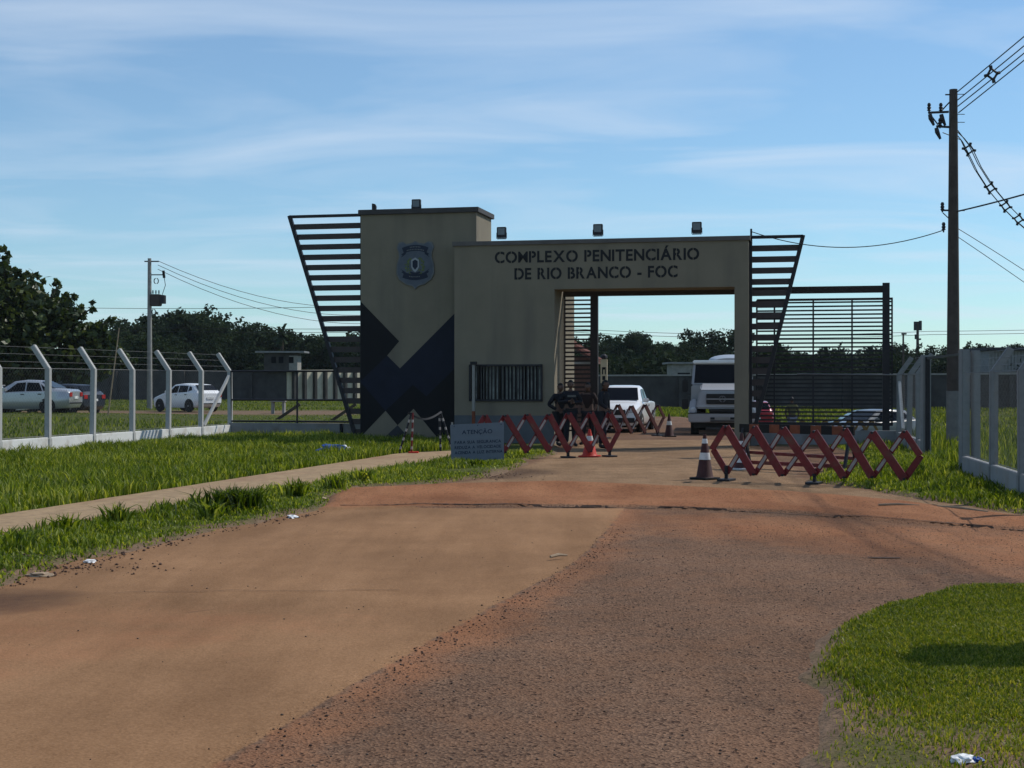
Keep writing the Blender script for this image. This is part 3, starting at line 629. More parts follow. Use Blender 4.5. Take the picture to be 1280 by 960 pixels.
fence('concrete_post_fence', 'white wall with bent concrete posts and barbed wire along the left lawn', P0, FE,
      [28 - 1.95 * k for k in range(14, 0, -1)] + [28 + dL * i / 5 for i in range(6)], 1, .40, 2.0, .62, braces=[(28 + dL * .82, 28 + dL * .99, .42, 1.85)])
C1 = LW(11.5, .9); C2 = (8.82, 30.7)
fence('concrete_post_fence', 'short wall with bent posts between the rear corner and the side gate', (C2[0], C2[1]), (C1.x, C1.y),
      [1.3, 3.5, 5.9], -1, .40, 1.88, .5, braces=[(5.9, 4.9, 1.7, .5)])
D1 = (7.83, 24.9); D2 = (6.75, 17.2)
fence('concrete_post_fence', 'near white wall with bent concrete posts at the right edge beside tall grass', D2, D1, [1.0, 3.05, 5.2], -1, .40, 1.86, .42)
# side gate posts and leaf
def gpost(x, y, h, wd, m_, label):
    o = MB().box(-wd / 2, wd / 2, -wd / 2, wd / 2, -.05, h).build('gate_pillar', m_, bev=.012); o.location = (x, y, 0); o.rotation_euler = (0, 0, R(9)); tag(o, label, 'pillar', 'concrete pillars of the side gate')
    return o
gpost(8.72, 30.35, EYE - (444 - HY) / F * 30.35, .17, M['shadepost'], 'square concrete pillar on the far side of the small side gate')
gpost(7.90, 25.15, EYE - (437 - HY) / F * 25.15, .15, M['shadepost'], 'slightly narrower concrete pillar on the near side of the small side gate, left of a twin')
gpost(8.08, 25.1, EYE - (438 - HY) / F * 25.1, .13, M['shadepost'], 'rightmost of the concrete pillars at the small side gate, touching its twin')
sgt = thing('side_gate', 'narrow dark framed pedestrian gate standing open between concrete pillars', 'gate', (8.70, 30.15, 0), math.atan2(-5, -.8))
zt2 = EYE - (446 - HY) / F * 30
mb = MB().bar((0, 0, .05), (0, 0, zt2), .09, .09).bar((4.75, 0, .05), (4.75, 0, zt2 - .06), .05, .05).bar((0, 0, zt2 - .03), (4.75, 0, zt2 - .03), .05, .05)
mb.build('frame', M['dmetal'], sgt)
# ------------------------------------------------------------ barriers
def pantograph(name, label, P, Q, nseg, h, feet, m_, hl=None, z0=.10, stripe=True, group='accordion barriers', tilt=0, lift=None):
    P = Vector((*P, 0)); Q = Vector((*Q, 0)); d = (Q - P); Ln = d.length; o = thing(name, label, 'barrier', P, math.atan2(d.y, d.x), group)
    st_ = Ln / nseg; rj = random.Random(nseg * 7 + int(h * 100)); JX = [(rj.uniform(-.035, .035) if 0 < i < nseg else 0) for i in range(nseg + 1)]; JZ = [rj.uniform(-.025, .025) for i in range(nseg + 1)]
    sx = lambda i: i * st_ + JX[i]; hq_ = lambda i: h + (lift or 0) * i / nseg + JZ[i]
    for i in range(nseg):
        a, b2 = sx(i), sx(i + 1); lo0, lo1 = z0 - JZ[i] * .6, z0 - JZ[i + 1] * .6
        for k, (s0, z0_, s1, z1_) in enumerate(((a, hq_(i), b2, lo1), (a, lo0, b2, hq_(i + 1)))):
            yy = -.03 if k == 0 else .03
            arm = MB().bar((s0, yy, z0_), (s1, yy, z1_), .135 if k == 0 else .085, .035, up=(0, 1, 0)).build('arm', m_, o, bev=.006)
            if k == 1 and stripe:
                for f0, f1 in ((.14, .42), (.58, .86)):
                    q0 = Vector((s0, yy, z0_)).lerp(Vector((s1, yy, z1_)), f0); q1 = Vector((s0, yy, z0_)).lerp(Vector((s1, yy, z1_)), f1)
                    for off in (-.0195,): MB().bar(q0 + Vector((0, off, 0)), q1 + Vector((0, off, 0)), .05, .002).build('reflective_strip', M['refl'], arm)
    for i, end in ((0, -1), (nseg, 1)):                   # closing half arms at the ends
        s_ = sx(i); hh = (hq_(i) + z0) / 2; xe = s_ + end * st_ * .5
        for yy, z_ in ((-.03, hq_(i)), (.03, z0)): MB().bar((s_, yy, z_), (xe, yy, hh), .105, .035, up=(0, 1, 0)).build('arm', m_, o, bev=.006)
    bo = MB()
    for i in range(nseg + 1):
        for z_ in (z0 - JZ[i] * .6, hq_(i)): bo.tube([(sx(i), -.06, z_), (sx(i), .06, z_)], .022, 8)
    bo.build('pivot_bolts', M['dmetal'], o)
    for f in feet:
        s_ = sx(f); MB().bar((s_, 0, .02), (s_, 0, z0 + .12), .05, .05).box(s_ - .11, s_ + .11, -.16, .16, 0, .035).build('foot', M['dmetal'], o)
    return o
b0 = G(605, 575); b1 = G(762, 571)
pantograph('accordion_barrier', 'red accordion barrier left of the gateway behind the notice board', b0, (b1[0], b1[1]), 6, .96, (0, 4, 6), M['red'], z0=.15)
b0 = G(908, 601); b1 = G(1131, 609)
pantograph('accordion_barrier', 'large red accordion barrier right of the gateway ending in the grass', b0, (b1[0], b1[1]), 6, .90, (0, 3), M['red'], z0=.14, lift=-.03)
b0 = G(756, 548); b1 = G(822, 545)
pantograph('accordion_barrier', 'rusty orange accordion barrier in front of the white pickup inside the gate', b0, b1, 4, .95, (0, 4), M['redb'], z0=.12)
b0 = (10.8, 58.5); b1 = (14.6, 58.5)
pantograph('accordion_barrier', 'faded yellow accordion barrier on the grass behind the tall sliding gate', b0, b1, 8, .95, (0, 8), M['yellow'], z0=.08, stripe=False).location.z = float(gh(12.5, 58.5))
# trestle with striped board behind the right barrier
tr = thing('striped_trestle', 'long low trestle with black and rust striped top board behind the right red barrier', 'barricade', (*G(925, 585), 0), math.atan2(G(1068, 592)[1] - G(925, 585)[1], G(1068, 592)[0] - G(925, 585)[0]))
Lt = (Vector(G(1068, 592)) - Vector(G(925, 585))).length
MB().box(0, Lt, -.02, .02, .70, .86).build('top_board', M['redd'], tr, bev=.005)
mb = MB()
for i in range(6): mb.box(Lt * (i + .0) / 5.5 + .0, Lt * i / 5.5 + Lt / 11, -.024, .024, .698, .862)
mb.build('black_stripes', M['rubber'], tr)
MB().bar((0, .0, .12), (Lt, .0, .12), .07, .05).bar((.0, .25, .3), (Lt, .25, .26), .06, .05).build('lower_rails', M['red'], tr)
for s_ in (.08, Lt - .08): MB().bar((s_, -.25, 0), (s_, 0, .78), .05, .05, up=(1, 0, 0)).build('leg', M['dmetal'], tr); MB().bar((s_, .25, 0), (s_, 0, .78), .05, .05, up=(1, 0, 0)).build('leg', M['dmetal'], tr)
# cones
def cone(px, py, h, label, body, collars, base=M['rubber'], rb=.15, lean=0):
    X, Y = G(px, py); o = thing('traffic_cone', label, 'traffic cone', (X, Y, 0), R(random.uniform(0, 90)), 'traffic cones'); o.rotation_euler.y = lean
    MB().box(-rb * 1.15, rb * 1.15, -rb * 1.15, rb * 1.15, 0, .035).build('base', base, o, bev=.012)
    MB().lathe([(rb * .95, .035), (rb * .84, .06), (.028, h - .02), (.022, h)], n=24).build('cone_body', body, o, smooth=True)
    for z0_, z1_ in collars:
        rr = lambda z: rb * .84 + (.028 - rb * .84) * (z - .06) / (h - .08) + .003
        MB().lathe([(rr(z0_), z0_), (rr(z1_), z1_)], n=24).build('collar', M['conewhite'], o, smooth=True)
    return o
cone(881, 599, .78, 'tall faded black traffic cone with grey collars at the left end of the right barrier', M['conedark'], [(.34, .46), (.62, .70)], rb=.17)
cone(737, 571, .62, 'bright orange traffic cone with a cut open top in front of the left red barrier', M['orange'], [(.36, .47)], base=M['orange'], rb=.19)
cone(927, 587, .70, 'pale worn traffic cone behind the right red barrier beside the gateway pillar', M['conedark'], [(.14, .32), (.42, .55)], base=M['conewhite'], rb=.17)
cone(836.5, 546, .70, 'small dark traffic cone on the ground left of the truck inside the gate', M['conedark'], [(.36, .48)], rb=.16)
# tape stakes
for px, py, lean_, lb in ((512, 570, -.10, 'leaning red and white striped stake on the sidewalk below the tower, left of two'), (553, 567, .10, 'dark striped stake on the sidewalk below the tower, right of two')):
    X, Y = G(px, py); o = thing('striped_stake', lb, 'stake', (X, Y, .06), 0, 'tape stakes below the tower')
    h = .92
    for k, dx in enumerate((-.14, .14)):
        MB().tube([(dx + lean_, 0, 0), (lean_ * -.6 + dx * .1, 0, h)], .022).build('leg', M['red'] if px == 512 and k else M['dmetal'], o)
        mb = MB()
        for i in range(4):
            f0 = .1 + i * .22; q0 = Vector((dx + lean_, 0, 0)).lerp(Vector((lean_ * -.6 + dx * .1, 0, h)), f0); q1 = Vector((dx + lean_, 0, 0)).lerp(Vector((lean_ * -.6 + dx * .1, 0, h)), f0 + .1); mb.tube([q0, q0.lerp(q1, .7)], .024)
        mb.build('pale_bands', M['refl'], o)
    if px == 512: MB().box(-.06 + .04, .2, -.1, .1, 0, .04).build('foot', M['orange'], o)
a = Vector((*G(510, 570), .98)); b2 = Vector((*G(552, 567), .98)); pts = [a.lerp(b2, i / 12) - Vector((0, 0, .16 * math.sin(math.pi * i / 12))) for i in range(13)]
mb = MB()
for i in range(12): mb.bar(pts[i], pts[i + 1], .045, .004, up=(0, 1, 0))
tag(mb.build('barrier_tape', M['dgrey']), 'sagging dark tape strung between the two striped stakes', 'tape')
# ------------------------------------------------------------ notice board
sx0, sy0 = G(564, 580); sb = thing('notice_board', 'pale blue notice board reading ATENÇÃO standing low in the verge grass', 'sign', (sx0, sy0, 0), R(4))
wS, z0s, z1s = 1.08, .07, .80
bd = MB(); bd.add([(0, -.01, z0s), (wS, -.01, z0s - .0), (wS + .0, -.01, z1s + .05), (-.02, -.01, z1s), (0, .01, z0s), (wS, .01, z0s), (wS, .01, z1s + .05), (-.02, .01, z1s)], [(0, 1, 2, 3), (7, 6, 5, 4), (0, 4, 5, 1), (1, 5, 6, 2), (2, 6, 7, 3), (3, 7, 4, 0)])
bd.build('board', M['sign'], sb)
for xx in (.03, wS - .03): MB().bar((xx, .035, -.05), (xx - .01, .035, z1s + .05), .04, .04).build('stake', M['concrete'], sb)
mb = MB()
for xx in (.06, wS / 2, wS - .06): mb.lathe([(.011, -.004), (.011, 0)], (xx, -.012, z1s - .03 + .04 * xx / wS), 8, 'y')
mb.build('bolts', M['dmetal'], sb)
for txt, xa, xb, zc, cp, bo_ in (('ATENÇÃO', .22, .84, .60, .085, .012), ('PARA SUA SEGURANÇA', .07, 1.02, .405, .062, .02), ('REDUZA A VELOCIDADE', .07, 1.02, .30, .062, .02), ('ACENDA A LUZ INTERNA', .07, 1.05, .195, .062, .02)):
    o = textline(txt, xa, xb, cp, 'lettering', M['signtxt'], sb, lambda x, y, zc=zc: (x, -.013, zc + y + .035 * x), stencil=False, bold=bo_)
# ------------------------------------------------------------ utility poles and wires
def wire(name, label, runs, r=.012, parent=None):
    mb = MB()
    for P, Q, sag in runs:
        P = Vector(P); Q = Vector(Q); n_ = 20; mb.tube([P.lerp(Q, i / n_) - Vector((0, 0, 4 * sag * (i / n_) * (1 - i / n_))) for i in range(n_ + 1)], r, 5)
    o = mb.build(name, M['wire'], parent)
    if label: tag(o, label, 'cable')
    return o
PX, PY = W(1191.5, 476, 35.6).x, 35.6; ptop = EYE + (476 - 112) / F * PY
up = thing('utility_pole', 'tall concrete utility pole with side crossarms behind the right fence', 'utility pole', (PX, PY, 0))
MB().tube([(0, 0, 1.45), (0, 0, ptop)], [.165, .10], 4 * 3).build('pole_shaft', M['pole'], up, smooth=True)
MB().tube([(0, 0, -.1), (0, 0, 1.45)], [.175, .170], 12).build('painted_base', M['polep'], up, smooth=True)
pz = lambda y: EYE + (476 - y) / F * PY
def ins(mb, x, y, z, h=.24, r=.055):
    mb.lathe([(.02, -.05), (.02, 0), (r, .02), (r * .6, .05), (r, .08), (r * .6, .12), (r * .9, .15), (r * .5, h)], (x, y, z), 10)
mb = MB(); k = PY / F
mb.bar((-.12, 0, pz(140)), (-.62, 0, pz(141)), .05, .05).bar((-.1, 0, pz(159)), (-.42, 0, pz(158)), .05, .05).bar((-.62, 0, pz(140)), (-.38, 0, pz(156)), .025, .03).bar((-.1, 0, pz(128)), (-.3, 0, pz(139)), .03, .03)
for y in (118, 143, 153, 263.5): mb.bar((.08, 0, pz(y)), (.28, 0, pz(y)), .015, .015)
mb.bar((-.2, 0, pz(118.5)), (.1, 0, pz(118.5)), .03, .03).bar((-.3, 0, pz(263)), (0, 0, pz(263)), .04, .04).bar((-.26, 0, pz(266)), (-.05, 0, pz(276)), .02, .02)
mb.build('crossarm', M['dmetal'], up)
for x_, y_ in ((-.60, 139), (-.31, 139), (-.33, 158), (-.27, 263), (-.24, 288)):
    mb = MB(); ins(mb, x_, 0, pz(y_), .2); mb.build('insulator', M['insul'], up)
for x_, y_ in ((-.58, 143), (-.3, 143), (-.42, 160)):
    mb = MB(); mb.tube([(x_, 0, pz(y_)), (x_ + .02, 0, pz(y_ + 5)), (x_ + .1, 0, pz(y_ + 14))], [.05, .06, .03], 8); mb.build('fuse_holder', M['insul'], up)
def at(x, y, Z): return W(x, y, Z)
far1 = Vector((14.3, 13.5, 13.0)); base_ = [at(1197, 125, PY), at(1197, 133, PY), at(1198, 141, PY), at(1194, 117, PY)]
runs = []
for i, q in enumerate(base_): runs.append((q, far1 + Vector((0, .1 * i, [0, -.22, -.3, .2][i])), .12))
wire('power_cable', 'bundle of spaced power cables rising from the tall pole to the upper right corner', runs, .014)
def spacer(c, d, sc_=1.0, lb=''):
    o = MB(); d = Vector(d).normalized(); a = Vector((0, 0, 1)); b_ = d.cross(a).normalized(); c = Vector(c)
    q = [c + (a * i + b_ * j) * .115 * sc_ for i, j in ((1, .25), (.25, -1), (-1, -.25), (-.25, 1))]
    for i in range(4): o.tube([q[i], q[(i + 1) % 4]], .022 * sc_, 6); o.tube([q[i], q[i] + (q[i] - c) * .5], .035 * sc_, 6)
    return tag(o.build('cable_spacer', M['insul']), lb, 'spacer', 'diamond spacers on the power cables')
spacer(at(1240, 93, 33.3), (.3, -1, .3), 1.15, 'diamond cable spacer hanging above and right of the tall pole, highest one')
drop = [at(1196, 165, 35.6), at(1203, 174, 36), at(1211, 187, 36.5), at(1222, 210, 37.3), at(1238, 235, 38.2), at(1257, 258, 39.2), at(1273, 274, 40), at(1300, 297, 41.5), at(1360, 330, 45), at(1450, 350, 52)]
mb = MB()
for off in ((0, 0, .11), (.09, 0, .02), (-.08, 0, -.03), (0, 0, -.12)):
    pp = [p + Vector(off) * (1.0 if 1 < i else .55 * i) for i, p in enumerate(drop)]; pp[0] = drop[0] + Vector((-.35 if off[0] < 0 else 0, 0, off[2] * .6)); mb.tube(pp, .012, 5)
tag(mb.build('power_cable', M['wire']), 'slack bundle of cables with spacers falling from the tall pole to the right edge', 'cable')
for i, lb in ((2, 'diamond cable spacer just right of the tall pole on the slack bundle, uppermost of four'), (4, 'diamond cable spacer on the slack bundle, second below the pole top'), (5, 'diamond cable spacer on the slack bundle, third below the pole top'), (6, 'diamond cable spacer on the slack bundle near the right edge, lowest')):
    spacer(drop[i], drop[i + 1] - drop[i], 1.0, lb)
wire('service_cable', 'thick single cable from mid pole to the right edge', [(at(1196, 264.5, PY), at(1420, 200, 26), .05)], .02)
wire('service_cable', 'thin service cable sagging from the pole to the gatehouse corner', [(at(1180, 287.5, PY), LW(uE + .05, .35, 5.55), .42)], .012)
wire('service_cable', 'two thin cables running down to the right edge below the slack bundle', [(at(1196, 285, PY), at(1500, 500, 48), -.2), (at(1197, 296, PY), at(1500, 515, 48), -.1)], .009)
LP = Vector((W(187, 476, 86).x, 86, 0)); lt = EYE + 153 * 86 / F; kx = 86 / F
lp = thing('utility_pole', 'distant concrete utility pole with grey transformer beyond the left fence', 'utility pole', LP)
MB().tube([(0, 0, 0), (0, 0, lt)], [.17, .11], 12).build('pole_shaft', mat('distant_pole_concrete', (.28, .27, .25), .9), lp, smooth=True)
mb = MB().bar((-.3, 0, lt - .18), (.55, 0, lt - .18), .07, .07).bar((0, 0, lt - .98), (.85, 0, lt - .98), .06, .06).bar((.85, -.1, lt - .75), (.85, .1, lt - 1.15), .14, .1); mb.tube([(.4 + .13 * math.cos(i / 6 * math.pi), 0, lt - 1.35 + .17 * math.sin(i / 6 * math.pi)) for i in range(13)], .03, 5).tube([(.25 + .1 * math.cos(i / 6 * math.pi), 0, lt - 3.2 + .17 * math.sin(i / 6 * math.pi)) for i in range(13)], .03, 5)
mb.tube([(.85, 0, lt - 1), (.95, 0, lt - 1.6), (.75, 0, lt - 2.2)], .02, 5).build('crossarm', M['dmetal'], lp)
tf = MB().box(.08, .68, -.3, .3, lt - 2.85, lt - 2.15).build('transformer', M['pole'], lp, bev=.04)
mb = MB()
for i in range(7): mb.box(.69, .92, -.27 + i * .085, -.24 + i * .085, lt - 2.7, lt - 2.2)
mb.build('cooling_fins', M['dgrey'], tf)
for xx in (.2, .38, .56): mb = MB(); ins(mb, xx, 0, lt - 2.1, .2, .05); mb.build('bushing', M['insul'], tf)
wire('power_cable', 'three thin cables sagging from the distant left pole towards the gatehouse', [(LP + Vector((.5, 0, lt - .15 - .25 * i)), Vector((-3, 118, 10.2 - .9 * i)), 2.6) for i in range(3)], .018)
wire('power_cable', 'far pair of cables crossing low above the tree line', [((-60, 128, 6.9 + .35 * i), (3, 131, 6.3 + .3 * i), .5) for i in range(2)] + [((3, 131, 6.3 + .3 * i), (38, 131, 5.9 + .3 * i), .5) for i in range(2)] + [((38, 131, 5.9 + .3 * i), (80, 120, 7.4 + .3 * i), .4) for i in range(2)], .022)
wire('power_cable', 'thin cable running high between the tree tops and the left wing', [((-45, 95, 7.1), (-11, 84, 6.0), .3)], .015)
# telecom mast and lamp post far right
mx_, my_ = W(1147, 476, 150).x, 150
o = thing('telecom_mast', 'slim telecom mast with panel antennas far beyond the right fence', 'mast', (mx_, my_, 0)); mz = lambda y: EYE + (476 - y) / F * 150
MB().tube([(0, 0, 0), (0, 0, mz(402))], [.22, .12], 10).build('mast_pole', M['pole'], o)
for dx, y0, y1 in ((-.25, 402, 413), (.28, 401, 413), (-.15, 418, 424), (.2, 423, 425)): MB().box(dx - .13, dx + .13, -.12, .12, mz(y1), mz(y0)).build('antenna_panel', M['dgrey'], o)
o = thing('street_lamp', 'thin street lamp left of the telecom mast above the side wall', 'street lamp', (W(1129, 0, 80).x, 80, -.2)); q = EYE + (476 - 418) / F * 80
MB().tube([(0, 0, 0), (0, 0, q + .2)], [.07, .05], 8).build('lamp_post', M['pole'], o); MB().box(-.1, .18, -.08, .08, q + .18, q + .28).build('lamp_head', M['dmetal'], o, bev=.02)
o = thing('leaning_stick', 'thin tilted cane standing behind the left fence', 'stick', (*G(134, 527), 0)); MB().tube([(0, 0, 0), (.5, 0, 3.9)], [.035, .02], 6).build('cane', M['stick'], o)
# ------------------------------------------------------------ prison walls, hut, sheds
def wallseg(label, P, Q, h0, h1, m_, thick=.25, cop=None, butt=None, z0=-.9, sub=0):
    P = Vector((*P, 0)); Q = Vector((*Q, 0)); d = Q - P; Ln = d.length; o = thing('perimeter_wall', label, 'wall', P, math.atan2(d.y, d.x))
    MB().add([(0, 0, z0), (Ln, 0, z0), (Ln, 0, h1), (0, 0, h0), (0, thick, z0), (Ln, thick, z0), (Ln, thick, h1), (0, thick, h0)], [(0, 1, 2, 3), (7, 6, 5, 4), (0, 4, 5, 1), (1, 5, 6, 2), (2, 6, 7, 3), (3, 7, 4, 0)]).build('wall_face', m_, o)
    if cop:
        MB().bar((0, thick / 2, h0 + .05), (Ln, thick / 2, h1 + .05), thick + .16, .10, up=(0, 0, 1)).build('wall_coping', cop, o)
    if butt:
        for s_ in np.arange(butt * .5, Ln, butt): f = s_ / Ln; MB().box(s_ - .14, s_ + .14, -.32, -.002, z0, h0 + (h1 - h0) * f - .1).build('buttress', M['wallold'], o)  # on the ochre wall this dark tone paints in the ribs' shadow stripes
    return o
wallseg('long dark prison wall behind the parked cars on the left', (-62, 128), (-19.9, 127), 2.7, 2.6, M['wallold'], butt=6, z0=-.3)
wl = wallseg('sunlit ochre wall with vertical ribs darkened as shadow stripes beyond the left railing', (-19.8, 127), (-14.2, 134.4), 2.65, 2.75, M['walllit'], butt=1.3, z0=-.3)
wallseg('dark weathered prison wall with pale coping seen through the gateway and sliding gate', (-2, 90), (60, 86), 1.95, 2.2, M['wallold'], cop=M['concrete'], butt=5)
# watch hut on the wall corner
hx = W(345, 476, 126.5).x
o = thing('watch_hut', 'small concrete watch hut with flat roof on the corner of the far left wall', 'hut', (hx, 126.2, 0))
MB().box(-1.0, 1.9, 0, 2.2, 2.6, 4.15).build('hut_wall', M['wallold'], o); MB().box(1.2, 1.93, -.05, 2.25, 2.6, 3.9).build('hut_corner', M['concrete'], o)
MB().box(-1.7, 2.6, -.5, 2.6, 4.15, 4.3).build('hut_roof', M['roofsheet'], o)
for xx in (-.1, .55, 1.45): MB().box(xx - .25, xx + .15, -.06, .0, 3.25, 3.8).build('hut_window', M['glass'], o)
# tiled kiosk behind the gate
o = thing('tiled_kiosk', 'small dark brick kiosk with sloping clay tile roof just inside the gateway', 'kiosk', (W(730, 476, 52).x, 52, -.2), R(-8))
MB().box(-.9, .25, 0, 2.5, 0, 2.75).build('kiosk_wall', M['brick'], o); kp = [(-1.0, 3.55), (.45, 2.60), (.45, 2.52), (-1.0, 3.45)]
MB().prism(kp, -.3, 2.8).build('kiosk_roof', M['brick'], o)
mb = MB()
for i in range(7):
    for j in range(14):
        x0 = -1.0 + i * .205; z0 = 3.58 - i * .135; y0 = -.3 + j * .22
        mb.tube([(x0, y0 + .1, z0), (x0 + .24, y0 + .1, z0 - .14)], [.085, .10], 6)
mb.build('roof_tiles', M['tiles'], o)
MB().box(-.85, .25, -.04, 0, 2.5, 2.58).build('eaves_board', M['concrete'], o)
o = thing('notice_totem', 'narrow cream notice totem with dark symbols beside the pickup inside the gate', 'sign', (W(755, 476, 47).x, 47, -.2), R(-10)); tz = lambda y: EYE + (476 - y) / F * 47 + .2
MB().bar((0, 0, 0), (0, 0, tz(480)), .09, .09).build('totem_post', M['dmetal'], o); MB().box(-.11, .11, -.05, .05, tz(479), tz(449)).build('totem_panel', M['cream'], o, bev=.01)
MB().flat([(-.06, tz(468)), (-.02, tz(468)), (-.02, tz(462)), (.03, tz(462)), (.03, tz(468)), (.065, tz(468)), (.065, tz(459)), (-.06, tz(459))], -.055).flat([(-.05, tz(475)), (.05, tz(475)), (.05, tz(470)), (-.05, tz(470))], -.055).build('totem_symbols', M['black'], o)
MB().lathe([(.05, 0), (.12, .05), (.10, .12), (.04, .16)], (0, 0, tz(449)), 12).build('totem_lamp', M['dmetal'], o)
o = thing('side_house', 'small pale house with one dark window behind the truck', 'house', (W(858, 476, 98).x, 98, -.1)); 
MB().box(-1.0, 2.4, 0, 3, 0, 2.95).build('house_wall', M['concrete'], o); MB().box(-.6, .25, -.03, 0, 1.75, 2.35).build('window', M['glass'], o); MB().box(-1.3, 2.7, -.3, 3.3, 2.95, 3.07).build('house_roof', M['roofsheet'], o)
o = thing('metal_shed', 'long shed with grey corrugated wall and shallow roof at the far right', 'shed', (W(1236, 476, 110).x, 110, 0))
mb = MB(); 
for i in range(60): mb.box(i * .25, i * .25 + .13, 0, 6, 0, 4.0).box(i * .25 + .13, i * .25 + .25, .06, 5.9, 0, 4.0)
mb.build('shed_wall', M['roofsheet'], o); MB().box(-.3, 15.3, -.4, 6.4, 4.0, 4.25).build('shed_roof', M['dgrey'], o)
o = thing('concrete_table', 'small concrete table on the lawn behind the left railing', 'table', (W(348, 476, 74).x, 74, 0)); MB().box(-.38, .38, -.3, .3, .62, .72).build('table_top', M['concrete'], o, bev=.01)
for xx in (-.28, .28): MB().box(xx - .06, xx + .06, -.2, .2, 0, .62).build('leg', M['concrete'], o)
for xx, lb in ((357, 'slanted dark prop on the lawn right of the concrete table'), (427, 'slanted dark prop on the lawn beside the tower')):
    p = W(xx, 476, 60); o = MB().bar((0, 0, 0), (1.1, 0, .75), .12, .12).build('timber_prop', M['bark']); o.location = (p.x - .5, 60, -.02); tag(o, lb, 'prop')
# ------------------------------------------------------------ vehicles
def wheel(par, x, y, r, wd, nm='wheel'):
    t_ = MB().lathe([(r * .6, -wd / 2), (r * .94, -wd / 2), (r, -wd * .35), (r, wd * .35), (r * .94, wd / 2), (r * .6, wd / 2)], (x, y, r), 28, 'y').build(nm, M['tyre'], par, smooth=True)
    sg_ = -1 if y < 0 else 1
    mb = MB().lathe([(r * .62, sg_ * (wd / 2 - .02)), (r * .58, sg_ * (wd / 2 + .004)), (r * .5, sg_ * (wd / 2 - .04)), (.07, sg_ * (wd / 2 - .01)), (.05, sg_ * (wd / 2 + .01))], (x, y, r), 20, 'y')
    for k in range(5): a = k * 2 * math.pi / 5; mb.bar((x, y + sg_ * (wd / 2 - .012), r), (x + r * .56 * math.cos(a), y + sg_ * (wd / 2 - .012), r + r * .56 * math.sin(a)), .06, .02)
    mb.build('rim', M['rim'], t_)
    return t_
def vehicle(name, label, cat, loc, rz, paint, S, wheels, r, glass, front, rear, handles=(), group='vehicles parked behind the fences', extra=None):
    """S: stations (x, z0, zbelt, ztop, halfwidth, halfwidth_top)"""
    o = thing(name, label, cat, (loc[0], loc[1], loc[2] if len(loc) > 2 else float(gh(loc[0], loc[1]))), rz, group)
    def ring(s):
        x, z0, zb, zt, w_, wt = s; zm = z0 + (zb - z0) * .45
        h = [(w_ * .90, z0), (w_ * .985, z0 + .10), (w_, zm), (w_ * .975, zb - .03), (w_ * .94, zb)]
        if zt - zb > .15: h += [(w_ * .94 + (wt - w_ * .94) * .5, zb + (zt - zb) * .5), (wt + .03, zt - .07), (wt * .93, zt - .012), (wt * .5, zt + .008)]
        else: h += [(w_ * .90, zb + (zt - zb) * .35), (w_ * .84, zb + (zt - zb) * .7), (w_ * .72, zt - .006), (w_ * .4, zt + .004)]
        return [(x, -a, z) for a, z in h] + [(x, a, z) for a, z in h[::-1]]
    # refine stations by linear interpolation so wheel openings can be cut
    vs = []; fs = []; rings = [ring(s) for s in S]; k = len(rings[0])
    for rg in rings: vs += rg
    for i in range(len(rings) - 1):
        for j in range(k): fs.append((i * k + j, i * k + (j + 1) % k, (i + 1) * k + (j + 1) % k, (i + 1) * k + j))
    fs += [tuple(range(k)), tuple(range((len(rings) - 1) * k, len(rings) * k))[::-1]]
    MB().add(vs, fs).build('body', paint, o, smooth=True)
    def sidept(x, f):                                   # point on the right side glass plane: f 0 belt .. 1 top
        for a, b_ in zip(S, S[1:]):
            if a[0] <= x <= b_[0]:
                q = (x - a[0]) / (b_[0] - a[0] + 1e-9); L_ = [a[i] + (b_[i] - a[i]) * q for i in range(6)]; w_, wt, zb, zt = L_[4], L_[5], L_[2], L_[3]
                return (w_ * .94 + (wt + .03 - w_ * .94) * f, zb + (zt - .07 - zb) * f)
        return (S[-1][4], S[-1][2])
    for poly in glass['side']:
        for sg_ in (-1, 1):
            out_ = []; 
            for x, f in poly: yy, zz = sidept(x, f); out_.append((x, sg_ * (yy + .012), zz))
            cx_ = sum(p[0] for p in out_) / len(out_)
            MB().add(out_, [tuple(range(len(out_)))]).build('side_window', M['glass'], o)
    for nm, (i0, i1, q) in (('windscreen', glass['front']), ('rear_window', glass['rear'])):
        if i0 is None: continue
        a, b_ = S[i0], S[i1]; nx_ = -1 if nm == 'windscreen' else 1; pts = []
        lo_, hi_ = (a, b_) 
        d_ = Vector((b_[0] - a[0], 0, b_[3] - a[3])).normalized(); nrm = Vector((-abs(d_.z) if nm == 'windscreen' else abs(d_.z), 0, abs(d_.x)))
        P0_ = Vector((a[0], 0, a[3])) + nrm * .014; P1_ = Vector((b_[0], 0, b_[3])) + nrm * .014
        f0, f1 = q; A0 = P0_.lerp(P1_, f0); A1 = P0_.lerp(P1_, f1); wa = a[4] * .82 + (b_[5] * .93 - a[4] * .82) * f0; wb = a[4] * .82 + (b_[5] * .93 - a[4] * .82) * f1
        MB().add([(A0.x, -wa, A0.z), (A0.x, wa, A0.z), (A1.x, wb, A1.z), (A1.x, -wb, A1.z)], [(0, 1, 2, 3)]).build(nm, M['glass'], o)
    hw_ = max(s[4] for s in S)
    for wx in wheels:
        for sg_ in (-1, 1):
            MB().lathe([(r * 1.17, 0), (r * 1.17, .004 * sg_ + sg_ * .012), (.02, sg_ * .016)], (wx, sg_ * (hw_ - .02), r + .02), 28, 'y').build('wheel_arch', M['trim'], o)
            wheel(o, wx, sg_ * (hw_ - .06), r, .2)
    for x, z, sx, sz in handles:
        for sg_ in (-1, 1): MB().box(x, x + sx, sg_ * hw_ - .012, sg_ * hw_ + .02, z, z + sz).build('door_handle', M['trim'], o)
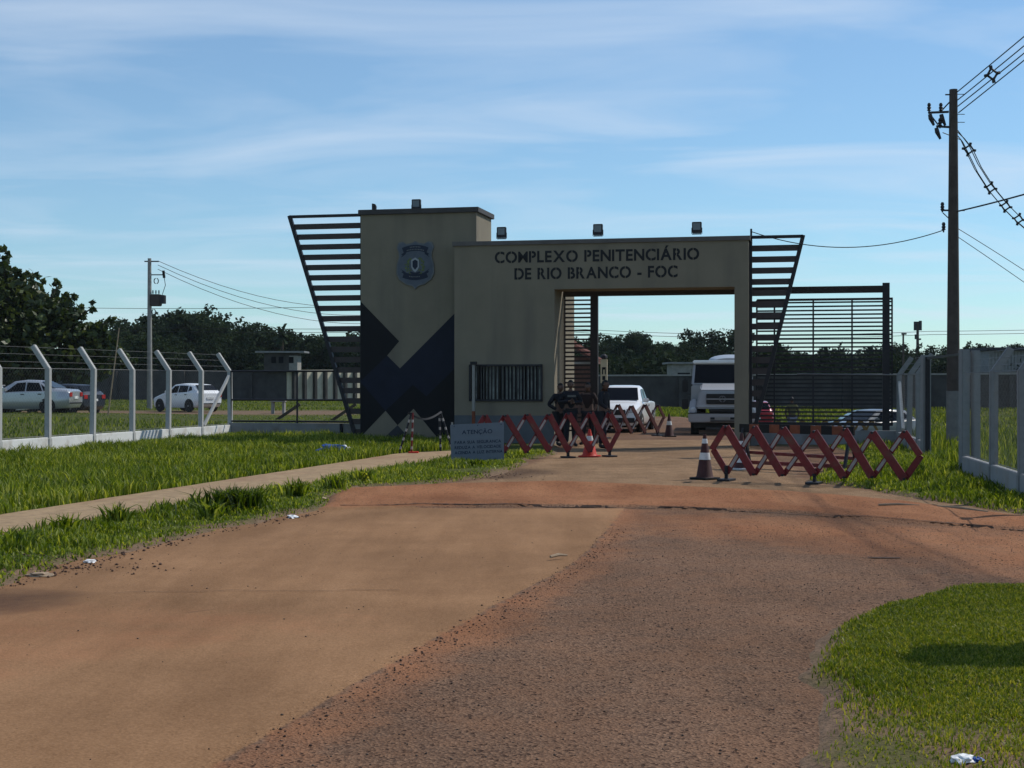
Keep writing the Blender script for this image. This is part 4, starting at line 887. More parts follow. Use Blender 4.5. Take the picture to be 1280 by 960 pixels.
    for f_, (x0_, dirn) in ((front, (S[0][0], -1)), (rear, (S[-1][0], 1))):
        for nm, ya, yb, za, zb2, m_, both in f_:
            for sg_ in ((-1, 1) if both else (1,)):
                y0_, y1_ = sorted((sg_ * ya, sg_ * yb)); MB().box(min(x0_, x0_ + dirn * .03) - .06 * (dirn < 0) * 0, max(x0_, x0_ + dirn * .03), y0_, y1_, za, zb2).build(nm, M[m_], o, bev=.008)
    for sg_ in (-1, 1): MB().box(glass['mirror'] - .05, glass['mirror'] + .08, *sorted((sg_ * hw_ * .95, sg_ * (hw_ + .17))), glass['mz'], glass['mz'] + .16).build('wing_mirror', paint, o, bev=.03)
    MB().box(wheels[0] - r * .6, wheels[-1] + r * .6, -hw_ * .8, hw_ * .8, .22, .45).build('underbody', M['trim'], o)
    if extra: extra(o)
    return o
sedanS = [(0, .35, .58, .62, .62, .5), (.10, .22, .64, .70, .76, .6), (.9, .20, .80, .88, .83, .7), (1.22, .20, .88, .95, .85, .72), (1.95, .2, .92, 1.38, .86, .60), (2.4, .2, .93, 1.43, .86, .60), (3.05, .2, .94, 1.40, .86, .58), (3.75, .2, .97, 1.06, .85, .68), (4.25, .25, .97, 1.03, .82, .68), (4.37, .40, .88, .94, .76, .6)]
sedG = dict(side=[[(1.62, .06), (2.46, .06), (2.46, .93), (2.08, .93)], [(2.52, .06), (3.22, .06), (3.02, .93), (2.52, .93)], [(3.27, .08), (3.52, .12), (3.10, .88)]], front=(3, 4, (.06, .92)), rear=(7, 6, (.08, .9)), mirror=1.62, mz=.93)
carF = [('headlight', .40, .68, .56, .68, 'lampglass', True), ('grille', -.3, .3, .48, .6, 'trim', False), ('bumper_strip', -.7, .7, .36, .42, 'trim', False)]
carR = [('tail_light', .45, .74, .72, .90, 'tail', True), ('number_plate', -.22, .22, .62, .74, 'conewhite', False), ('bumper_strip', -.7, .7, .42, .48, 'trim', False)]
vehicle('silver_sedan', 'silver four door sedan parked sideways behind the left fence', 'car', (W(99, 0, 62).x - 4.35, 61.8), R(-4), M['carsilver'], sedanS, (.82, 3.45), .30, sedG, carF, carR, [(2.3, .80, .15, .04), (3.05, .81, .15, .04)])
hatchS = [(0, .35, .62, .66, .62, .5), (.10, .22, .70, .78, .76, .6), (.75, .20, .88, .96, .84, .7), (1.0, .20, .94, 1.02, .86, .72), (1.75, .2, .98, 1.46, .87, .62), (2.4, .2, 1.0, 1.52, .87, .62), (3.35, .2, 1.04, 1.46, .86, .60), (3.78, .25, 1.06, 1.12, .84, .66), (3.93, .40, .92, .98, .78, .6)]
hatG = dict(side=[[(1.42, .06), (2.2, .06), (2.2, .93), (1.85, .93)], [(2.26, .06), (3.0, .10), (2.95, .93), (2.26, .93)], [(3.06, .15), (3.35, .35), (3.22, .85), (3.05, .9)]], front=(3, 4, (.06, .92)), rear=(7, 6, (.08, .9)), mirror=1.42, mz=.98)
hatR = [('tail_light', .52, .78, .78, .98, 'tail', True), ('number_plate', -.24, .24, .66, .78, 'conewhite', False), ('bumper_strip', -.7, .7, .40, .46, 'trim', False)]
vehicle('white_hatchback', 'white hatchback parked alone on the dirt track, rear end towards the camera', 'car', (W(199, 0, 79).x, 80.0, .04), R(-38), M['carwhite'], hatchS, (.75, 3.2), .31, hatG, carF, hatR, [(2.05, .88, .15, .04), (2.85, .9, .15, .04)])
vehicle('white_sedan', 'white car mostly hidden behind the silver sedan at the left edge', 'car', (W(12, 0, 67).x - 3.9, 68.2), R(8), M['carwhite'], sedanS, (.82, 3.45), .30, sedG, carF, carR)
vehicle('dark_blue_hatchback', 'dark blue hatchback just behind the tail of the silver sedan', 'car', (W(104, 0, 70).x - 3.3, 72.5), R(-24), M['carblue'], hatchS, (.75, 3.2), .31, hatG, carF, hatR)
vehicle('red_hatchback', 'red car roof showing right of the gateway behind the side wing', 'car', (W(953, 0, 66).x, 69.), R(-97), M['carred'], hatchS, (.75, 3.2), .31, hatG, carF, hatR)
vehicle('shaded_hatchback', 'shade-darkened white hatchback behind the right side wall beyond the tall sliding gate', 'car', (W(1052, 0, 60).x, 61.), R(28), M['carshade'], hatchS, (.75, 3.2), .31, hatG, carF, hatR)
vehicle('black_sedan', 'black sedan with a glinting roof behind the tall sliding gate', 'car', (W(1030, 0, 64).x, 66.5), R(-6), M['carblack'], sedanS, (.82, 3.45), .30, sedG, carF, carR)
pickS = [(0, .45, .80, .86, .70, .6), (.12, .32, .90, .98, .84, .7), (1.0, .30, 1.06, 1.14, .91, .75), (1.35, .30, 1.10, 1.20, .92, .78), (2.05, .3, 1.14, 1.72, .92, .66), (2.6, .3, 1.15, 1.78, .92, .66), (3.15, .3, 1.15, 1.72, .92, .64), (3.45, .3, 1.15, 1.20, .92, .70), (5.1, .35, 1.12, 1.16, .90, .72), (5.22, .5, 1.08, 1.12, .86, .7)]
pkG = dict(side=[[(1.75, .06), (2.38, .06), (2.38, .92), (2.12, .92)], [(2.44, .06), (3.1, .06), (3.05, .92), (2.44, .92)]], front=(3, 4, (.05, .93)), rear=(7, 6, (.1, .9)), mirror=1.72, mz=1.14)
pkF = [('headlight', .50, .78, .78, .92, 'lampglass', True), ('grille', -.46, .46, .70, .90, 'trim', False), ('bumper', -.80, .80, .42, .60, 'trim', False), ('number_plate', -.22, .22, .50, .60, 'conewhite', False)]
vehicle('white_pickup', 'white double cab pickup facing the camera behind the accordion barrier', 'pickup truck', (W(764, 0, 53.5).x, 52.6), R(90 - 13), M['carwhite'], pickS, (1.0, 4.15), .37, pkG, pkF, [('tail_light', .72, .84, .8, 1.05, 'tail', True)], [(2.25, 1.0, .16, .04), (3.0, 1.0, .16, .04)], group=None)
# truck: bonneted lorry, front towards camera (local: x right, y away, z up)
tk = thing('cargo_truck', 'silver white bonneted truck facing the camera behind the gateway pillar', 'truck', (W(902, 0, 50.6).x, 50.4, float(gh(7.2, 51))), R(-8))
pt = M['trucksilver']
def hexbox(mb, z0, z1, a, b_):                          # a,b: (x0,x1,y0,y1) at bottom / top
    v_ = [(a[0], a[2], z0), (a[1], a[2], z0), (a[1], a[3], z0), (a[0], a[3], z0), (b_[0], b_[2], z1), (b_[1], b_[2], z1), (b_[1], b_[3], z1), (b_[0], b_[3], z1)]
    return mb.add(v_, [(0, 3, 2, 1), (4, 5, 6, 7), (0, 1, 5, 4), (1, 2, 6, 5), (2, 3, 7, 6), (3, 0, 4, 7)])
cabm = MB(); hexbox(cabm, 1.0, 1.80, (-1.12, 1.12, 1.25, 3.1), (-1.10, 1.10, 1.25, 3.1)); hexbox(cabm, 1.801, 2.66, (-1.10, 1.10, 1.25, 3.1), (-1.02, 1.02, 1.55, 3.1)); cabm.build('cab', pt, tk, bev=.04)
MB().box(-1.05, 1.05, 1.40, 1.75, 2.58, 2.70).build('sun_visor', M['carwhite'], tk, bev=.03)
bn = MB(); hexbox(bn, .98, 1.62, (-.92, .92, .06, 1.3), (-.80, .80, .14, 1.3)); hexbox(bn, 1.621, 1.86, (-.80, .80, .14, 1.3), (-.74, .74, .75, 1.3)); bn.build('bonnet', pt, tk, bev=.05)
for sg_ in (-1, 1):
    fm = MB(); hexbox(fm, .78, 1.30, (*sorted((sg_ * .90, sg_ * 1.20)), .10, 1.5), (*sorted((sg_ * .86, sg_ * 1.12)), .40, 1.5)); f_ = fm.build('front_fender', pt, tk, bev=.06)
    MB().lathe([(.11, -.02), (.09, -.035), (.02, -.04)], (sg_ * 1.02, .13, .93), 16, 'y').build('headlight', M['lampglass'], f_)
hexbox(mbb := MB(), .50, .80, (-1.18, 1.18, 0, .30), (-1.20, 1.20, -.02, .30)); bmp = mbb.build('bumper', pt, tk, bev=.03)
MB().box(-1.2, 1.2, .0, .06, .805, .835).build('bumper_gap', M['trim'], tk)
MB().box(-.24, .24, -.045, -.025, .60, .70).build('number_plate', M['concrete'], bmp)
MB().box(-.42, -.27, -.045, -.024, .60, .68).box(.27, .42, -.045, -.024, .60, .68).box(-.42, .42, -.045, -.024, .53, .57).build('bumper_slots', M['trim'], bmp)
gk = MB().box(-.56, .56, .02, .10, 1.14, 1.50).build('grille', M['trim'], tk, bev=.015)
MB().box(-.56, .56, -.005, .02, 1.30, 1.335).build('grille_bar', pt, gk)
MB().box(-.46, .46, .03, .07, .88, .98).build('lower_grille', M['trim'], tk)
em = MB(); N = 24
em.tube([(.105 * math.cos(i * 2 * math.pi / N), -.02, 1.32 + .105 * math.sin(i * 2 * math.pi / N)) for i in range(N + 1)], .010, 6)
for a in (90, 210, 330): em.bar((0, -.02, 1.32), (.105 * math.cos(R(a)), -.02, 1.32 + .105 * math.sin(R(a))), .014, .012)
em.build('grille_emblem', M['rim'], gk)
def fy(z): return 1.25 + (z - 1.801) / .859 * .30 - .012
MB().add([(-1.0, fy(1.88), 1.88), (1.0, fy(1.88), 1.88), (.95, fy(2.54), 2.54), (-.95, fy(2.54), 2.54)], [(0, 1, 2, 3)]).build('windscreen', M['glass'], tk)
for sg_ in (-1, 1):
    MB().box(*sorted((sg_ * 1.22, sg_ * 1.42)), 1.2, 1.3, 1.55, 2.0).build('wing_mirror', M['trim'], tk, bev=.03); MB().tube([(sg_ * 1.1, 1.35, 2.1), (sg_ * 1.32, 1.25, 2.05), (sg_ * 1.32, 1.25, 1.5), (sg_ * 1.1, 1.35, 1.45)], .015, 6).build('mirror_arm', M['trim'], tk)
    MB().box(*sorted((sg_ * 1.2, sg_ * 1.42)), .55, .75, .95, 1.32).build('bumper_guide', M['trim'], tk, bev=.02)
    MB().box(*sorted((sg_ * 1.104, sg_ * 1.112)), 1.75, 2.7, 1.85, 2.4).build('side_window', M['glass'], tk)
    for yy in (1.0,): 
        t_ = MB().lathe([(.3, -.14), (.5, -.14), (.52, -.1), (.52, .1), (.5, .14), (.3, .14)], (sg_ * .97, yy, .52), 28, 'x').build('wheel', M['tyre'], tk, smooth=True)
        MB().lathe([(.30, .10 * sg_), (.28, .13 * sg_), (.1, .15 * sg_), (.05, .16 * sg_)], (sg_ * .97, yy, .52), 20, 'x').build('rim', M['rim'], t_, smooth=True)
    for yy in (5.4, 6.7): MB().lathe([(.3, -.28), (.5, -.28), (.52, -.24), (.52, .24), (.5, .28), (.3, .28)], (sg_ * .9, yy, .52), 28, 'x').build('wheel', M['tyre'], tk, smooth=True)
MB().box(-.45, .45, .3, 8.2, .55, .85).build('chassis', M['trim'], tk); MB().box(-1.0, 1.0, .35, .5, .3, .5).build('front_axle_beam', M['trim'], tk)
dfm = MB(); N = 12
for yv in (0, 1): pass
vs = []; 
for i in range(N + 1):
    a = math.pi * i / N; vs.append((.30 + .55 * -math.cos(a), 2.1, 2.67 + .12 * math.sin(a) ** .8)); vs.append((.30 + .80 * -math.cos(a), 3.0, 2.67 + .26 * math.sin(a) ** .8))
dfm.add(vs, [(2 * i, 2 * i + 2, 2 * i + 3, 2 * i + 1) for i in range(N)] + [tuple(range(0, 2 * N + 1, 2)), tuple(range(1, 2 * N + 2, 2))[::-1]]); dfm.build('wind_deflector', pt, tk, smooth=True)
MB().box(-1.1, 1.1, 3.5, 8.3, .9, 1.05).build('cargo_bed', M['dgrey'], tk)
# ------------------------------------------------------------ people
def skin_mesh(joints, edges, sub=2):
    me = bpy.data.meshes.new('sk'); me.from_pydata([j[0] for j in joints], edges, []); ob = bpy.data.objects.new('sk', me); C.objects.link(ob)
    ob.modifiers.new('s', 'SKIN').use_smooth_shade = True; sub_ = ob.modifiers.new('u', 'SUBSURF'); sub_.levels = sub
    for i, j in enumerate(joints): me.skin_vertices[0].data[i].radius = (j[1], j[2] if len(j) > 2 else j[1]); me.skin_vertices[0].data[i].use_root = (i == 0)
    dg = bpy.context.evaluated_depsgraph_get(); dg.update(); out = bpy.data.meshes.new_from_object(ob.evaluated_get(dg)); bpy.data.objects.remove(ob); 
    v_ = [tuple(v.co) for v in out.vertices]; f_ = [tuple(p.vertices) for p in out.polygons]; bpy.data.meshes.remove(out); return v_, f_
def person(label, x, y, z, rz, h, top, legs, lean=0, armL=((.20, 1.18), (-.02, 1.0, -.10)), armR=((.24, 1.17, .0), (.20, .95, -.08)), stride=.08, group=None, vest=False):
    k = h / 1.72; o = thing('person', label, 'person', (x, y, z), rz, group); V3 = lambda a, b_, c: (a * k, (b_ - lean * (c - .9)) * k if c > .9 else b_ * k, c * k)
    hips = V3(0, 0, .93); J = [(hips, .135, .10), (V3(0, 0, 1.12), .13, .10), (V3(0, .0, 1.34), .165, .105), (V3(0, .0, 1.45), .07, .06), (V3(0, -.01, 1.53), .055, .06)]
    E = [(0, 1), (1, 2), (2, 3), (3, 4)]
    def limb(root, pts):
        p_ = root
        for pt_, r_ in pts: J.append((pt_, r_)); E.append((p_, len(J) - 1)); p_ = len(J) - 1
        return p_
    hands = []
    for sg_, arm in ((-1, armL), (1, armR)):
        el, wr_ = arm; e3 = V3(sg_ * (el[0] + .03), el[2] if len(el) > 2 else .02, el[1]); w3 = V3(sg_ * wr_[0], wr_[2], wr_[1])
        limb(2, [(V3(sg_ * .17, 0, 1.40), .055), (e3, .042), (w3, .028)]); d_ = (Vector(w3) - Vector(e3)).normalized(); hd = Vector(w3) + d_ * .05
        limb(len(J) - 1, [(tuple(hd), .036, )]); hands.append((Vector(w3), d_, sg_))
    feet = []
    for sg_ in (-1, 1):
        st_ = sg_ * stride
        limb(0, [(V3(sg_ * .09, 0, .88), .088), (V3(sg_ * .11, st_ * .6 - .01, .50), .058), (V3(sg_ * .12, st_, .10), .038), (V3(sg_ * .13, st_ - .06, .045), .038), (V3(sg_ * .14, st_ - .17, .035), .03)])
        feet.append(st_)
    v_, f_ = skin_mesh(J, E, 2); mb = MB().add(v_, f_)
    # head as a shaped ellipsoid with nose and ears
    hc = Vector(V3(0, -.03, 1.625)); vs = []; fs = []; nu, nv = 18, 12
    for i in range(nv + 1):
        ph = math.pi * i / nv
        for j in range(nu):
            t_ = 2 * math.pi * j / nu; X_, Y_, Z_ = math.sin(ph) * math.cos(t_), math.sin(ph) * math.sin(t_), math.cos(ph)
            jaw = 1 - .22 * max(0, -Z_); xx = X_ * .076 * jaw; yy = Y_ * .096 * (1 - .08 * max(0, -Z_)); zz = Z_ * .118
            if Y_ < -.85 and -.35 < Z_ < .1: yy -= .018 * (1 - abs(X_) * 2)
            if Y_ < -.6 and .05 < Z_ < .3 and .25 < abs(X_) < .6: yy += .008
            vs.append(hc + Vector((xx, yy, zz)) * k)
    for i in range(nv):
        for j in range(nu): fs.append((i * nu + j, i * nu + (j + 1) % nu, (i + 1) * nu + (j + 1) % nu, (i + 1) * nu + j))
    mb.add(vs, fs)
    for sg_ in (-1, 1): mb.tube([hc + Vector((sg_ * .074, .0, .02)) * k, hc + Vector((sg_ * .084, .012, .0)) * k, hc + Vector((sg_ * .075, .0, -.03)) * k], [.012, .017, .01], 6)
    for w3, d_, sg_ in hands:
        sd_ = d_.cross(Vector((0, 1, 0)) if abs(d_.y) < .8 else Vector((1, 0, 0))).normalized(); nrm = d_.cross(sd_)
        for q, ln in ((-.026, .072), (-.009, .082), (.009, .078), (.026, .062)):
            p_ = w3 + d_ * .075 + sd_ * q; mb.tube([p_, p_ + d_ * ln * .5 + nrm * .008, p_ + d_ * ln * .9 + nrm * .03], [.0095, .009, .006], 6)
        p_ = w3 + d_ * .035 + sd_ * .026 * -sg_; mb.tube([p_, p_ + (d_ + sd_ * -sg_ * .8) * .03, p_ + (d_ * 1.2 + sd_ * -sg_ * .5) * .055], [.012, .01, .007], 6)
    bo = mb.build('body', M['skin'], o, smooth=True)
    # hair
    vs2 = [hc + (v - hc) * 1.09 + Vector((0, .006, .006)) * k for v in vs]; keep = [f for f in fs if all((vs[i] - hc).z > (.045 * k if (vs[i] - hc).y < -.02 * k else -.04 * k) for i in f)]
    MB().add(vs2, keep).build('hair', M['hair'], o, smooth=True)
    for sg_ in (-1, 1): MB().lathe([(.009, -.004), (.006, -.009)], tuple(hc + Vector((sg_ * .03, -.086, .012)) * k), 8, 'y').build('eye', M['hair'], o)
    MB().box(-.022, .022, -.004, .004, -.003, .003, Matrix.Translation(hc + Vector((0, -.088, -.055)) * k)).build('mouth', M['brownshirt'], o)
    # clothes: slightly larger skins over subsets
    g = 1.16; js = [(J[0][0], .15 * k, .118 * k), (J[1][0], .148 * k, .118 * k), (J[2][0], .185 * k, .125 * k), (J[3][0], .08 * k, .072 * k)]; ej = [(0, 1), (1, 2), (2, 3)]; idx = 5
    for a in range(2):
        p_ = 2
        for q in range(2): js.append((J[idx + q][0], J[idx + q][1] * g + .008)); ej.append((p_, len(js) - 1)); p_ = len(js) - 1
        w_ = Vector(J[idx + 1][0]).lerp(Vector(J[idx + 2][0]), .93 if top == 'uniform' else .25); js.append((tuple(w_), .042)); ej.append((p_, len(js) - 1)); idx += 4
    v_, f_ = skin_mesh(js, ej, 2); sh_ = MB().add(v_, f_).build('shirt', M[top], o, smooth=True)
    js = [(hips, .150 * k, .115 * k)]; ej = []
    for a in range(2):
        p_ = 0
        for q in range(3): js.append((J[idx + q][0], J[idx + q][1] * 1.13 + .012)); ej.append((p_, len(js) - 1)); p_ = len(js) - 1
        idx += 5
    v_, f_ = skin_mesh(js, ej, 2); MB().add(v_, f_).build('trousers', M[legs], o, smooth=True)
    for sg_, st_ in zip((-1, 1), feet):
        v_, f_ = skin_mesh([(V3(sg_ * .12, st_ + .015, .14), .05), (V3(sg_ * .125, st_ + .0, .055), .052), (V3(sg_ * .135, st_ - .10, .045), .045), (V3(sg_ * .145, st_ - .20, .038), .036)], [(0, 1), (1, 2), (2, 3)]); MB().add(v_, f_).build('boot', M['boot'], o, smooth=True)
    if vest:
        v_, f_ = skin_mesh([(J[1][0], .165, .14), (J[2][0], .19, .145), (V3(0, 0, 1.43), .12, .10)], [(0, 1), (1, 2)]); ve = MB().add(v_, f_).build('vest', M['uniform'], o, smooth=True)
        MB().box(-.11, .11, -.006, .0, -.025, .025, Matrix.Translation(Vector(V3(0, -.158, 1.33)))).build('chest_patch', M['patch'], ve)
        MB().box(-.15, .15, -.10, .10, -.03, .03, Matrix.Translation(Vector(V3(0, 0, .98)))).build('belt', M['boot'], o, bev=.01)
    return o
gp = 'people standing in the shaded gateway'
pz_ = .03
person('person in black uniform and vest with pale chest patch and folded arms', W(713, 0, 36.6).x, 36.6, pz_, R(10), 1.66, 'uniform', 'uniform', armL=((.27, 1.17, .03), (.06, 1.20, -.22)), armR=((.27, 1.17, .03), (.02, 1.16, -.24)), vest=True, group=gp)
person('person in black uniform turned half away beside the dark gate post', W(753, 0, 35.4).x, 35.4, pz_, R(60), 1.66, 'uniform', 'uniform', lean=.08, armL=((.25, 1.15, -.06), (.2, 1.02, -.25)), group=gp, stride=.12)
person('person in dark brown shirt standing between the two uniformed people', W(735, 0, 37.6).x, 37.6, pz_, R(-20), 1.60, 'brownshirt', 'uniform', armL=((.22, 1.15, .0), (.22, .92, -.1)), group=gp)
person('person in black with hands on the belt close behind the left uniformed one', W(700, 0, 37.0).x, 37.0, pz_, R(30), 1.58, 'uniform', 'uniform', armL=((.30, 1.15, .08), (.15, 1.0, -.1)), armR=((.30, 1.15, .08), (.15, 1.0, -.1)), group=gp)
person('person in khaki shirt and grey trousers on the grass behind the tall sliding gate', W(990, 0, 56.5).x, 56.5, float(gh(W(990, 0, 56.5).x, 56.5)), R(190), 1.70, 'khaki', 'trousers', armL=((.26, 1.14, .02), (.24, .92, -.06)))
# ------------------------------------------------------------ trees
ML = dict(near=leafmat('big_tree_leaves', (.018, .032, .010), (.038, .06, .016), (.13, .16, .05), .28, None, .45, .35), far=leafmat('forest_leaves', (.020, .034, .018), (.030, .048, .024), (.05, .07, .035), .2, None, .85, .05), dark=leafmat('dark_forest_leaves', (.014, .025, .015), (.022, .036, .020), (.036, .052, .027), .18, None, .85, .05))
def leaves(lobes, n_, size, r_, elong=1.6):
    """lobes: (x,y,z,rx,ry,rz); leaves spread through each lobe, denser towards its shell, gathered in clumps"""
    vol = np.array([l[3] * l[4] * l[5] for l in lobes]) ** .75; cnt = np.maximum(8, (n_ * vol / vol.sum()).astype(int)); P = []; Vr = []
    for l, c in zip(lobes, cnt):
        ncl = max(5, c // 16); d = r_.normal(size=(ncl, 3)); d /= np.linalg.norm(d, axis=1)[:, None]; rad = r_.uniform(.45, 1.08, ncl) ** .6
        cl = d * rad[:, None]; which = r_.integers(0, ncl, c); p = cl[which] + r_.normal(size=(c, 3)) * .105
        P.append(np.array(l[:3]) + p * np.array(l[3:6])); Vr.append(np.clip(r_.random(ncl)[which] * .6 + r_.random(c) * .4, 0, 1))
    P = np.concatenate(P); Vr = np.concatenate(Vr); N_ = len(P)
    a = r_.normal(size=(N_, 3)); a /= np.linalg.norm(a, axis=1)[:, None]; b_ = np.cross(a, r_.normal(size=(N_, 3))); b_ /= np.linalg.norm(b_, axis=1)[:, None]
    s = size * r_.uniform(.6, 1.3, N_)[:, None]; V = np.stack([P + a * s * elong * .5, P + b_ * s * .5, P - a * s * elong * .5, P - b_ * s * .5], 1).reshape(-1, 3)
    return V, Vr.repeat(4)
def leafobj(name, V, Vr, m_, parent=None):
    n_ = len(V) // 4; return npmesh(name, V, np.arange(n_ * 4), np.full(n_, 4), m_, Vr, parent)
def tree(name, label, loc, trunk_h, tr_r, lobes, nleaf, lsize, m_, group=None, cat='tree', seed=0):
    r_ = np.random.default_rng(seed); o = thing(name, label, cat, loc, 0, group); mb = MB(); top = max(l[2] for l in lobes)
    mb.tube([(0, 0, -.3), (.05, 0, trunk_h * .5), (-.05, .05, trunk_h), (0, 0, trunk_h + (top - trunk_h) * .6)], [tr_r, tr_r * .85, tr_r * .7, tr_r * .25], 8)
    tk_ = mb.build('trunk', M['bark'], o, smooth=True); mb = MB()
    for l in lobes: c_ = Vector(l[:3]); s_ = Vector((0, 0, trunk_h * (.75 + .2 * r_.random()))); mid_ = s_.lerp(c_, .5) + Vector((0, 0, .25)); mb.tube([s_, mid_, c_], [tr_r * .45, tr_r * .28, tr_r * .1], 6)
    mb.build('limbs', M['bark'], o); V, Vr = leaves(lobes, nleaf, lsize, r_); leafobj('crown', V, Vr, m_, o); return o
def px_lobes(Z, cxp, lst, dz=1.0, depth=.8):
    out_ = []; s_ = Z / F
    for x, y, r_ in lst: q = W(x, y, Z); out_.append((q.x - W(cxp, 0, Z).x, random.uniform(-1, 1) * r_ * s_ * .5, q.z, r_ * s_, r_ * s_ * depth, r_ * s_ * dz))
    return out_
big = [(-70, 360, 62), (-10, 356, 32), (26, 382, 30), (60, 386, 24), (88, 372, 10), (92, 404, 22), (118, 384, 8), (118, 426, 22), (138, 402, 6), (140, 444, 16), (0, 400, 62), (60, 425, 48), (-70, 430, 95), (100, 455, 34), (30, 455, 45), (0, 322, 13), (46, 352, 10), (14, 332, 10), (30, 342, 8), (72, 358, 7), (104, 392, 8), (128, 412, 7), (160, 452, 10)]
tree('broad_tree', 'large dark leafy tree behind the parked cars at the left edge', (W(20, 0, 84).x, 84, 0), 3.0, .35, px_lobes(84, 20, big), 40000, .25, ML['near'], seed=3)
def lobeset(seed, h, wd, n_=9):
    r_ = random.Random(seed); L_ = [(0, 0, h * .68, wd * .32, wd * .32, h * .26)]
    for i in range(n_): a = r_.uniform(0, 6.28); q = r_.uniform(.2, .42) * wd; rr = r_.uniform(.16, .26) * wd; L_.append((q * math.cos(a), q * math.sin(a), h * r_.uniform(.35, .86), rr, rr, rr * r_.uniform(.7, .95)))
    return L_
protos = []
for i, (h, wd, mm, nl) in enumerate(((8, 8, 'far', 4200), (7, 9, 'dark', 4200), (9, 7, 'far', 3600), (6, 8, 'dark', 3800), (8, 6, 'dark', 2600))):
    protos.append((tree('woodland_tree', '', (0, -500, 0), h * .4, .2, lobeset(30 + i, h, wd), int(nl * 2.2), .21, ML[mm], seed=40 + i), h))
used = set()
def place(i, x, ytop, Z, label=None, grp='trees of the wood behind the prison walls', wk=1.0, name=None):
    p_, h = protos[i]; hh = EYE + (476 - ytop) / F * Z; o = p_ if i not in used else copy_tree(p_); used.add(i); q = W(x, 0, Z)
    o.location = (q.x, Z, 0); s_ = hh / (h * .97); o.scale = (s_ * wk, s_ * wk, s_); o.rotation_euler = (0, 0, random.uniform(0, 6.28))
    o['label'] = label or ('dark green tree of the tree line left of the gatehouse' if x < 470 else 'dark green tree of the wood seen through the open gateway' if x < 935 else 'low dark tree of the tree line right of the gatehouse'); o['group'] = grp if label is None else grp
    if label is None: o['group'] = grp + (' on the left' if x < 470 else ' in the middle' if x < 935 else ' on the right')
    return o
LT = [(0, 150, 410, 150), (1, 178, 403, 160), (2, 206, 404, 155), (3, 222, 402, 150), (1, 262, 399, 160), (0, 290, 410, 150), (3, 318, 412, 150), (1, 340, 422, 150), (0, 372, 424, 155), (2, 398, 422, 150), (3, 422, 421, 145), (1, 445, 424, 150), (0, 195, 425, 135), (3, 235, 428, 142), (1, 275, 430, 140), (3, 310, 432, 141), (0, 165, 430, 140), (1, 405, 432, 143), (3, 440, 430, 143),
      (1, 705, 430, 150), (0, 726, 424, 160), (3, 748, 430, 150), (1, 775, 434, 150), (3, 822, 432, 150), (0, 845, 432, 160), (1, 862, 436, 150), (3, 930, 436, 150), (0, 700, 446, 122), (1, 735, 448, 124), (3, 768, 446, 120), (1, 800, 450, 124), (3, 832, 447, 120), (0, 860, 450, 122), (1, 890, 448, 120), (3, 920, 450, 122),
      (1, 950, 440, 165), (3, 985, 443, 165), (0, 1010, 444, 170), (1, 1040, 444, 165), (3, 1070, 441, 165), (1, 1095, 436, 160), (0, 1120, 442, 165), (3, 1150, 440, 170), (1, 1205, 440, 165), (3, 1255, 438, 165), (1, 1300, 436, 160), (0, 965, 452, 130), (3, 1000, 455, 130), (1, 1045, 455, 130), (3, 1090, 452, 130), (0, 1135, 455, 130), (1, 1180, 452, 130), (3, 1225, 452, 130), (1, 1270, 450, 130)]
for i, x, y, Z in LT: place(i, x, y, Z, wk=1.12)
place(2, 242, 392, 150, 'tallest rounded tree of the tree line right of the distant transformer pole', wk=1.2)
place(2, 795, 414, 148, 'dome shaped tree rising above the wood near the middle of the open gateway', wk=1.0)
place(4, 877, 411, 152, 'sparse tall tree rising above the truck roof, left of two', wk=1.0)
place(4, 903, 409, 152, 'sparse tall tree beside the gateway pillar, right of two', wk=1.0)
place(4, 768, 418, 155, 'thin topped tree just right of the gate post', wk=.9)
place(4, 1172, 430, 150, 'sparse tree showing just left of the tall utility pole', wk=1.0)
place(4, 1229, 428, 150, 'sparse tree showing between the tall pole and the far shed', wk=1.0)
def palm(x, ytop, Z, label, seed):
    o = thing('palm_tree', label, 'palm tree', (W(x, 0, Z).x, Z, 0)); h = EYE + (476 - ytop) / F * Z; r_ = random.Random(seed)
    MB().tube([(0, 0, 0), (.1, 0, h * .5), (0, 0, h * .9)], [.2, .16, .12], 8).build('trunk', M['bark'], o); V = []; 
    for i in range(26):
        a = r_.uniform(0, 6.28); el = r_.uniform(-.5, 1.3); ln = r_.uniform(1.2, 1.9) * h / 8; p_ = Vector((0, 0, h * .87)); d_ = Vector((math.cos(a) * math.cos(el), math.sin(a) * math.cos(el), math.sin(el)))
        for s_ in range(6):
            q = p_ + d_ * ln / 6; side = d_.cross(Vector((0, 0, 1))).normalized() * .22 * h / 8; V += [p_ - side, p_ + side, q + side * .8, q - side * .8]; p_ = q; d_ = (d_ - Vector((0, 0, .22))).normalized()
    V = np.array([tuple(v) for v in V]); leafobj('fronds', V, np.random.default_rng(seed).random(len(V) // 4).repeat(4), ML['dark'], o)
palm(352, 409, 140, 'palm like tree sticking up above the watch hut roof', 1); palm(979, 433, 150, 'small palm like tree behind the bars of the tall sliding gate', 2)
# climber covered pole near the palm + undergrowth
r_ = np.random.default_rng(77); lob = []
for x in np.arange(-70, 75, 2.2):
    Z = 116 + r_.uniform(-6, 8) if x > -4 else 140 + r_.uniform(-4, 6)
    lob.append((x * 1.0, Z, r_.uniform(1.2, 2.2), 2.2, 2.2, r_.uniform(1.6, 2.4)))
V, Vr = leaves(lob, 90000, .26, r_); tag(leafobj('undergrowth', V, Vr, ML['dark']), 'dense scrub and undergrowth along the foot of the wood', 'undergrowth', kind='stuff')
